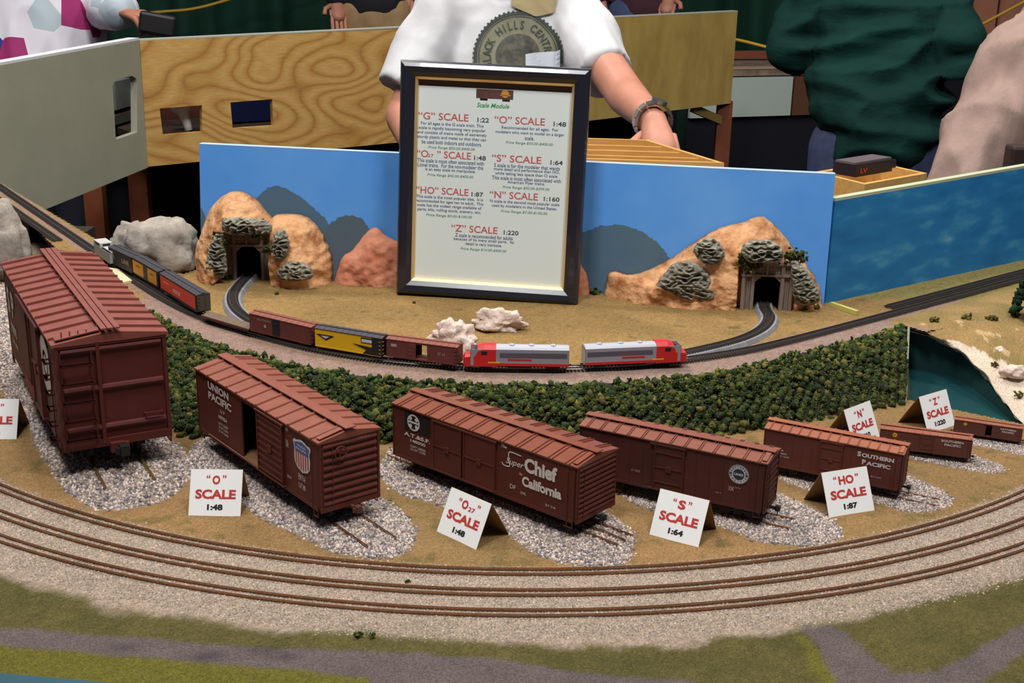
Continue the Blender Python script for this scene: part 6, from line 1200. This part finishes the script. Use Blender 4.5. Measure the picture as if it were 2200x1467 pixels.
def person(label, J, shirt, pants, sleeves='long', group=None, vox=0.009, hair=(60, 44, 34), skin=None, facing=(0, -1, 0), hands=True, fold=0.006, neckclip=True, wid=0.15, sz=0.62, shirtgrow=1.0, fs=9.0, fd=(1, 1, 0.45), seed=0, up=0.0):
    skin = skin or M_SKIN; fw = Vector(facing).normalized(); J = {k: (Vector(v) if not isinstance(v, (int, float)) else v) for k, v in J.items()}
    base = (J['footL']+J['footR'])/2; base.z = -LIFT; root = thing('person', label, 'person', base); lr = (J['shR']-J['shL']).normalized()
    fa = lr.cross(J['neck']-J['pel']).normalized(); caps = []
    caps += [(J['neck']-(J['neck']-J['head']).normalized()*0.0, 0.055, J['head'].lerp(J['neck'], 0.4), 0.055)]
    caps += [(J['head']+Vector((0, 0, -0.02))+fw*0.02, 0.078, J['head']+Vector((0, 0, 0.035)), 0.095), (J['head']+Vector((0, 0, -0.07))+fw*0.045, 0.045, J['head']+fw*0.02, 0.08)]
    caps += [(J['head']+fw*0.10+Vector((0, 0, -0.01)), 0.012, J['head']+fw*0.118+Vector((0, 0, -0.03)), 0.015)]
    for s in (1, -1): e_ = lr*s; caps += [(J['head']+e_*0.085, 0.016, J['head']+e_*0.09+Vector((0, 0, -0.03)), 0.012)]
    chest = J['chest']; pel = J['pel']
    caps += [(chest, wid*0.92, pel, wid*0.80, fa, 0.62), (J['shL'].lerp(chest, 0.25), 0.065, J['shR'].lerp(chest, 0.25), 0.065)]
    ext = []
    for s in 'LR':
        caps += [(J['sh'+s], 0.046, J['el'+s], 0.042), (J['el'+s], 0.043, J['wr'+s], 0.028), (J['hip'+s]-Vector((0, 0, 0.01)), 0.078, J['kn'+s], 0.06), (J['kn'+s], 0.058, J['ft'+s] if 'ft'+s in J else J['foot'+s]+Vector((0, 0, 0.08)), 0.04)]
        if hands:
            dr_ = (J['hd'+s]-J['wr'+s]) if 'hd'+s in J else (J['wr'+s]-J['el'+s]); pl_ = J.get('pal'+s, Vector((0, 0, -1))); pc_, q_ = hand(J['wr'+s], dr_, pl_, J.get('thumb', 1)*(1 if s == 'L' else -1)); caps += [(a2[0], a2[1], a2[2], a2[3], a2[4], a2[5]) for a2 in pc_]; ext += q_
    blob('body', caps, vox, skin, root, extra=ext)
    eye = MB()
    for s in (1, -1): capsule(eye, J['head']+lr*0.033*s+fw*0.088+Vector((0, 0, 0.01)), 0.012, J['head']+lr*0.033*s+fw*0.09+Vector((0, 0, 0.01)), 0.012)
    eye.v = [tuple(Vector(v)-base) for v in eye.v]; mk('eyes', eye, mat('eye_white', (220, 216, 210), 0.3), root, smooth=True)
    blob('hair', [(J['head']+Vector((0, 0, 0.03))-fw*0.02, 0.105, J['head']+Vector((0, 0, 0.02))-fw*0.035, 0.10), (J['head']-fw*0.06, 0.07, J['head']-fw*0.055+Vector((0, 0, -0.05)), 0.06)], 0.011, mat('hair_%d_%d_%d' % hair, hair, 0.8, c2=tuple(int(c*0.7) for c in hair), scale=40), root, fold=0.002, fscale=40)
    g = shirtgrow; sc_ = [(J['chest'], wid*1.08*g, J['pel'].lerp(J['chest'], up), wid*1.06*g, fa, sz/0.9), (J['shL'].lerp(J['chest'], 0.12), 0.078*g, J['shR'].lerp(J['chest'], 0.12), 0.078*g), (J['neck'].lerp(J['chest'], 0.1)+Vector((0, 0, -0.03)), 0.075, J['chest'], 0.12*g)]
    clip = []
    for s in 'LR':
        if sleeves == 'long': sc_ += [(J['sh'+s], 0.072*g, J['el'+s], 0.062*g), (J['el'+s], 0.062*g, J['wr'+s].lerp(J['el'+s], 0.06), 0.044*g)]
        else: sc_ += [(J['sh'+s], 0.078*g, J['sh'+s].lerp(J['sl'+s], 0.5), 0.074), ('cone', J['sh'+s], J['sl'+s], 0.076, 0.066)]
    S_ = blob('shirt', sc_, vox, shirt, root, fold=fold, smooth=3, fscale=fs, fdir=fd, seed=seed)
    pc_ = [(J['pel'], wid*0.93, J['pel']+(J['pel']-J['chest']).normalized()*0.06, wid*0.90, fa, 0.68)]
    for s in 'LR': pc_ += [(J['hip'+s]-Vector((0, 0, 0.01)), 0.102, J['kn'+s], 0.078), (J['kn'+s], 0.077, J['foot'+s]+Vector((0, 0, 0.09)), 0.062)]
    blob('trousers', pc_, 0.012, pants, root, fold=0.004, smooth=3)
    for s in 'LR':
        q = MB(); f0 = J['foot'+s]; capsule(q, f0+Vector((0, 0, 0.045))-fw*0.04, 0.045, f0+Vector((0, 0, 0.038))+fw*0.15, 0.038); q.v = [tuple(Vector(v)-base) for v in q.v]; mk('shoe', q, mat('shoe_dark', (30, 26, 26), 0.5), root, smooth=True)
    return root, S_, J
def legs(pel, sp=0.09, knee=(0, 0, 0), lr=Vector((1, 0, 0))):
    pel = Vector(pel); d_ = {}
    for s, k in (('L', -1), ('R', 1)):
        h_ = pel+lr*k*sp+Vector((0, 0, -0.06)); f_ = Vector((pel.x, pel.y, -LIFT))+lr*k*(sp+0.03); d_['hip'+s] = h_; d_['foot'+s] = f_; d_['kn'+s] = h_.lerp(f_, 0.5)+Vector(knee)
    return d_
# ---- man in white T-shirt (centre)
zc = 2.80
J = dict(neck=Pd(1112, -28, zc), head=Pd(1098, -128, zc-0.06), chest=Pd(1105, 120, zc+0.02), pel=Pd(1105, 400, zc+0.06), shL=Pd(958, 26, zc), shR=Pd(1222, 26, zc), elL=Pd(868, 250, zc-0.03), wrL=Pd(940, 400, zc-0.32), elR=Pd(1345, 205, 2.60), wrR=Pd(1404, 262, 2.42), hdR=Pd(1424, 345, 2.36), slL=Pd(872, 196, zc-0.02), slR=Pd(1300, 160, 2.68), palR=Vector((0.1, 1, 0)), thumb=-1)
J.update(legs(J['pel'])); M_TEE = mat('tee_white', (206, 204, 206), 0.8, c2=(196, 198, 200), scale=6, bump=0.003, bscale=14)
root, S_, J = person('man in a white T-shirt with a round emblem, standing behind the frame', J, M_TEE, mat('trouser_dark', (36, 38, 52), 0.85), sleeves='short', fold=0.007, vox=0.007, wid=0.165, sz=0.60, fs=8, fd=(1.3, 1.3, 0.5), seed=3)
off = Vector(root.location)
q = MB(); w0 = J['wrR']; ad_ = (J['wrR']-J['elR']).normalized(); ux = ad_.cross(Vector((0, 0, 1))).normalized(); uz = ux.cross(ad_)
wm = mat('watch_steel', (176, 180, 176), 0.25, 0.9)
lk = MB(); 
for i in range(14):
    a2 = 2*math.pi*i/14; c = w0-ad_*0.006+ux*0.0365*math.cos(a2)+uz*0.0365*math.sin(a2)-off; t_ = (-ux*math.sin(a2)+uz*math.cos(a2)); lk.bar(c-t_*0.0072, c+t_*0.0072, 0.018, 0.005, tuple(ux*math.cos(a2)+uz*math.sin(a2)))
wt = mk('wrist_watch', lk, wm, root)
up_ = (uz*0.8-ux*0.2).normalized(); c = w0-ad_*0.006+up_*0.040-off; mk('watch_case', MB().cyl(c-up_*0.003, c+up_*0.004, 0.016, n=20), wm, wt)
bv = BVHTree.FromPolygons([v.co[:] for v in S_.data.vertices], [tuple(p.vertices) for p in S_.data.polygons])
ec = Pd(1112, 142, zc); sc_px = 1/F*zc
class Drape:
    def __init__(s, lift_): s.l = lift_
    def __call__(s, x, y, lift=0):
        o_ = ec+rt*x+upv*y-fwd*0.8; o_ = Vector(o_)-off; h = bv.ray_cast(o_, fwd); p = h[0] if h[0] is not None else o_+fwd*0.8; return p-fwd*(s.l+lift)
R0 = 92*sc_px
def dring(name, r0, r1, m, lift_, par, a0=0, a1=2*math.pi):
    q = MB(); D = Drape(lift_); nr = max(int((r1-r0)/0.008), 1)
    for k in range(nr): put_ring(q, D, 0, 0, r0+(r1-r0)*k/nr, r0+(r1-r0)*(k+1)/nr, 72, a0=a0, a1=a1)
    return mk(name, q, m, par, smooth=True)
em = dring('shirt_emblem', 0.0, R0, mat('emblem_olive', (128, 126, 104), 0.8, c2=(112, 112, 92), scale=30), 0.004, root)
dring('emblem_rim', R0*0.93, R0, mat('emblem_dark', (58, 66, 62), 0.8), 0.0055, em); dring('emblem_center', 0, R0*0.50, mat('emblem_dark2', (52, 56, 52), 0.8, c2=(92, 90, 76), scale=60), 0.0055, em)
q = MB(); D = Drape(0.006)
for k in range(60): a2 = 2*math.pi*k/60; put_rect(q, lambda x, y, l=0, a2=a2: D(x*math.cos(a2)-y*math.sin(a2), x*math.sin(a2)+y*math.cos(a2)), R0*0.98, R0*1.03, -0.0025, 0.0025)
put_ring(q, D, 0, 0, R0*0.88, R0*0.90, 60)
for i, ch in enumerate('BLACK HILLS CENTRAL'):
    if ch == ' ': continue
    t = R(196-i*11.4); v_, f_ = text_geo(ch, 0.02); cs, sn = math.cos(t-math.pi/2), math.sin(t-math.pi/2); m_ = (v_.max(0)+v_.min(0))/2; k_ = R0*0.26
    q.add([D(R0*0.70*math.cos(t)+((p[0]-m_[0])*cs*0.75-(p[1]-m_[1])*sn)*k_, R0*0.70*math.sin(t)+((p[0]-m_[0])*sn*0.75+(p[1]-m_[1])*cs)*k_) for p in v_], f_)
mk('emblem_lettering', q, MATS['emblem_dark'], em)
q = MB(); D = Drape(0.008)   # tan collar insert below the chin
cp = [(-10, 140), (8, 142), (70, 142), (84, 132), (76, 92), (60, 88), (36, 80), (-14, 104)]
g_ = [(x*sc_px, y*sc_px) for x, y in cp]; cxg = sum(x for x, y in g_)/8; cyg = sum(y for x, y in g_)/8; vs = []; nR = 8; gg = resample([Vector((x, y, 0)) for x, y in g_+[g_[0]]], 41)[:-1]
for k in range(nR+1):
    for p in gg: vs.append(D(cxg+(p.x-cxg)*k/nR, cyg+(p.y-cyg)*k/nR))
q.add(vs, [(k*40+i, k*40+(i+1) % 40, (k+1)*40+(i+1) % 40, (k+1)*40+i) for k in range(nR) for i in range(40)]); mk('collar_insert', q, mat('collar_tan', (146, 132, 96), 0.85), root, smooth=True)
# leaflet in the pocket area, seen just above the frame
q = MB(); D = Drape(0.010); g_ = [(16+72*i/8, -34+(36+i*1.3)*k/5) for k in range(6) for i in range(9)]; q.add([D(x*sc_px, y*sc_px) for x, y in g_], [(k*9+i, k*9+i+1, k*9+i+10, k*9+i+9) for k in range(5) for i in range(8)]); mk('chest_leaflet', q, mat('leaflet', (190, 198, 206), 0.6), root)
# ---- person in green jacket, leaning, back to the viewer
zc = 3.35
J = dict(neck=Pd(1860, -90, zc+0.1), head=Pd(1840, -190, zc+0.18), chest=Pd(1895, 40, zc), pel=Pd(1890, 262, zc-0.03), shL=Pd(1765, -50, zc), shR=Pd(2010, -30, zc+0.05), elL=Pd(1712, 100, zc+0.02), wrL=Pd(1765, 40, zc+0.30), elR=Pd(2050, 120, zc-0.10), wrR=Pd(1960, 100, zc+0.25))
J.update(legs(J['pel'], 0.08)); M_JK = mat('jacket_green', (8, 40, 36), 0.9, c2=(13, 50, 44), scale=5, bump=0.01, bscale=9, stretch=(1, 1, 2.5), spec=0.15)
person('person in a dark green jacket and jeans seen from behind, leaning right', J, M_JK, mat('jeans', (58, 66, 98), 0.85, c2=(48, 56, 86), scale=30), facing=(0.1, 1, 0), fold=0.016, fs=8, fd=(0.6, 0.6, 1.6), wid=0.160, sz=0.66, shirtgrow=1.12, seed=6, up=0.08)
# ---- person in tan shirt at right edge
zc = 2.45
J = dict(neck=Pd(2330, 0, zc), head=Pd(2330, -110, zc), chest=Pd(2330, 180, zc+0.02), pel=Pd(2290, 470, zc+0.03), shL=Pd(2205, 125, zc-0.03), shR=Pd(2480, 100, zc+0.05), elL=Pd(2092, 320, zc-0.06), wrL=Pd(2030, 480, zc-0.10), elR=Pd(2520, 320, zc), wrR=Pd(2400, 430, zc-0.1))
J.update(legs(J['pel'], 0.10)); M_TAN = mat('shirt_tan', (158, 134, 122), 0.85, c2=(146, 122, 112), scale=5, bump=0.012, bscale=11, stretch=(1.5, 1.5, 0.6))
root, S2, J2 = person('person in a loose tan shirt cut off by the right picture edge', J, M_TAN, mat('trouser_brown', (70, 56, 50), 0.85), facing=(-0.6, 0.6, 0), fold=0.011, fs=12, fd=(1.3, 1.3, 0.35), wid=0.165, sz=0.75, shirtgrow=1.12, seed=9)
off = Vector(root.location); c = Pd(2196, 345, 2.20)-off; bevel(mk('belt_pouch', MB().box(c.x-0.02, c.x+0.04, c.y, c.y+0.04, c.z-0.03, c.z+0.025), mat('pouch_brown', (48, 32, 28), 0.6), root), 0.006)
# ---- person upper left in patterned blouse
zc = 3.75
J = dict(neck=Pd(60, -190, zc), head=Pd(110, -290, zc), chest=Pd(60, -60, zc), pel=Pd(50, 240, zc+0.05), shL=Pd(-60, -130, zc), shR=Pd(190, -120, zc), elL=Pd(-110, 60, zc-0.05), wrL=Pd(-30, 120, zc-0.1), elR=Pd(225, 10, zc-0.02), wrR=Pd(255, 25, zc-0.18), hdR=Pd(330, 40, zc-0.24), palR=Vector((0, 0, -1)))
J.update(legs(J['pel'], 0.10))
m = bpy.data.materials.new('patterned_blouse'); m.use_nodes = True; nt = m.node_tree; b = nt.nodes['Principled BSDF']; b.inputs['Roughness'].default_value = 0.8; tc = nt.nodes.new('ShaderNodeTexCoord')
vo = nt.nodes.new('ShaderNodeTexVoronoi'); vo.inputs['Scale'].default_value = 13; nt.links.new(tc.outputs['Object'], vo.inputs['Vector']); sp = nt.nodes.new('ShaderNodeSeparateColor'); nt.links.new(vo.outputs['Color'], sp.inputs[0])
rr_ = ramp(sp.outputs[0], [(0.0, (214, 210, 220)), (0.64, (214, 210, 220)), (0.65, (150, 36, 100)), (0.76, (150, 36, 100)), (0.77, (168, 182, 190)), (0.90, (168, 182, 190)), (0.91, (36, 50, 140)), (1.0, (36, 50, 140))]); rr_.color_ramp.interpolation = 'CONSTANT'; nt.links.new(rr_.outputs[0], b.inputs['Base Color'])
person('person at upper left in a white blouse patterned with magenta and blue', J, m, mat('trouser_navy', (30, 32, 46), 0.85), facing=(0.5, -0.8, 0), skin=M_SKIN2, fold=0.01, wid=0.19, sz=0.7, shirtgrow=1.2, seed=12)
hp_ = Pd(338, 52, zc-0.26); o_ = bevel(mk('black_camera', MB().box(-0.05, 0.05, -0.02, 0.02, -0.03, 0.03), mat('camera_black', (18, 16, 20), 0.5)), 0.008); o_.location = hp_; o_.rotation_euler = (0, R(10), 0.2); tag(o_, 'small black camera held by the person at upper left', 'camera')
# ---- far persons
zc = 5.6
J = dict(neck=Pd(800, -300, zc), head=Pd(800, -370, zc), chest=Pd(800, -200, zc), pel=Pd(806, -8, zc), shL=Pd(735, -260, zc), shR=Pd(870, -260, zc), elL=Pd(705, -120, zc), wrL=Pd(722, 0, zc-0.05), elR=Pd(900, -120, zc), wrR=Pd(880, -20, zc))
J.update(legs(J['pel'], 0.07)); person('distant person in khaki trousers standing before the green drape', J, mat('shirt_black', (24, 24, 30), 0.85), mat('khaki', (166, 138, 100), 0.85, c2=(150, 122, 88), scale=12), facing=(0, 1, 0), vox=0.014, wid=0.15, seed=14)
J = dict(neck=Pd(1370, -270, zc), head=Pd(1370, -340, zc), chest=Pd(1370, -180, zc), pel=Pd(1385, 0, zc), shL=Pd(1300, -240, zc), shR=Pd(1440, -240, zc), elL=Pd(1275, -110, zc), wrL=Pd(1290, 0, zc-0.05), elR=Pd(1462, -100, zc), wrR=Pd(1440, -10, zc-0.08))
J.update(legs(J['pel'], 0.07)); person('distant person in blue jeans resting a hand above the plywood', J, mat('shirt_wine', (66, 34, 44), 0.85), mat('jeans_light', (70, 84, 120), 0.85, c2=(58, 70, 104), scale=14), facing=(0, -1, 0), vox=0.014, wid=0.15, seed=15)

# ---- put the whole hall on its real height: floor at z = 0, table tops at 0.95
for o in list(COL.objects):
    if o.parent is None: o.location.z += LIFT
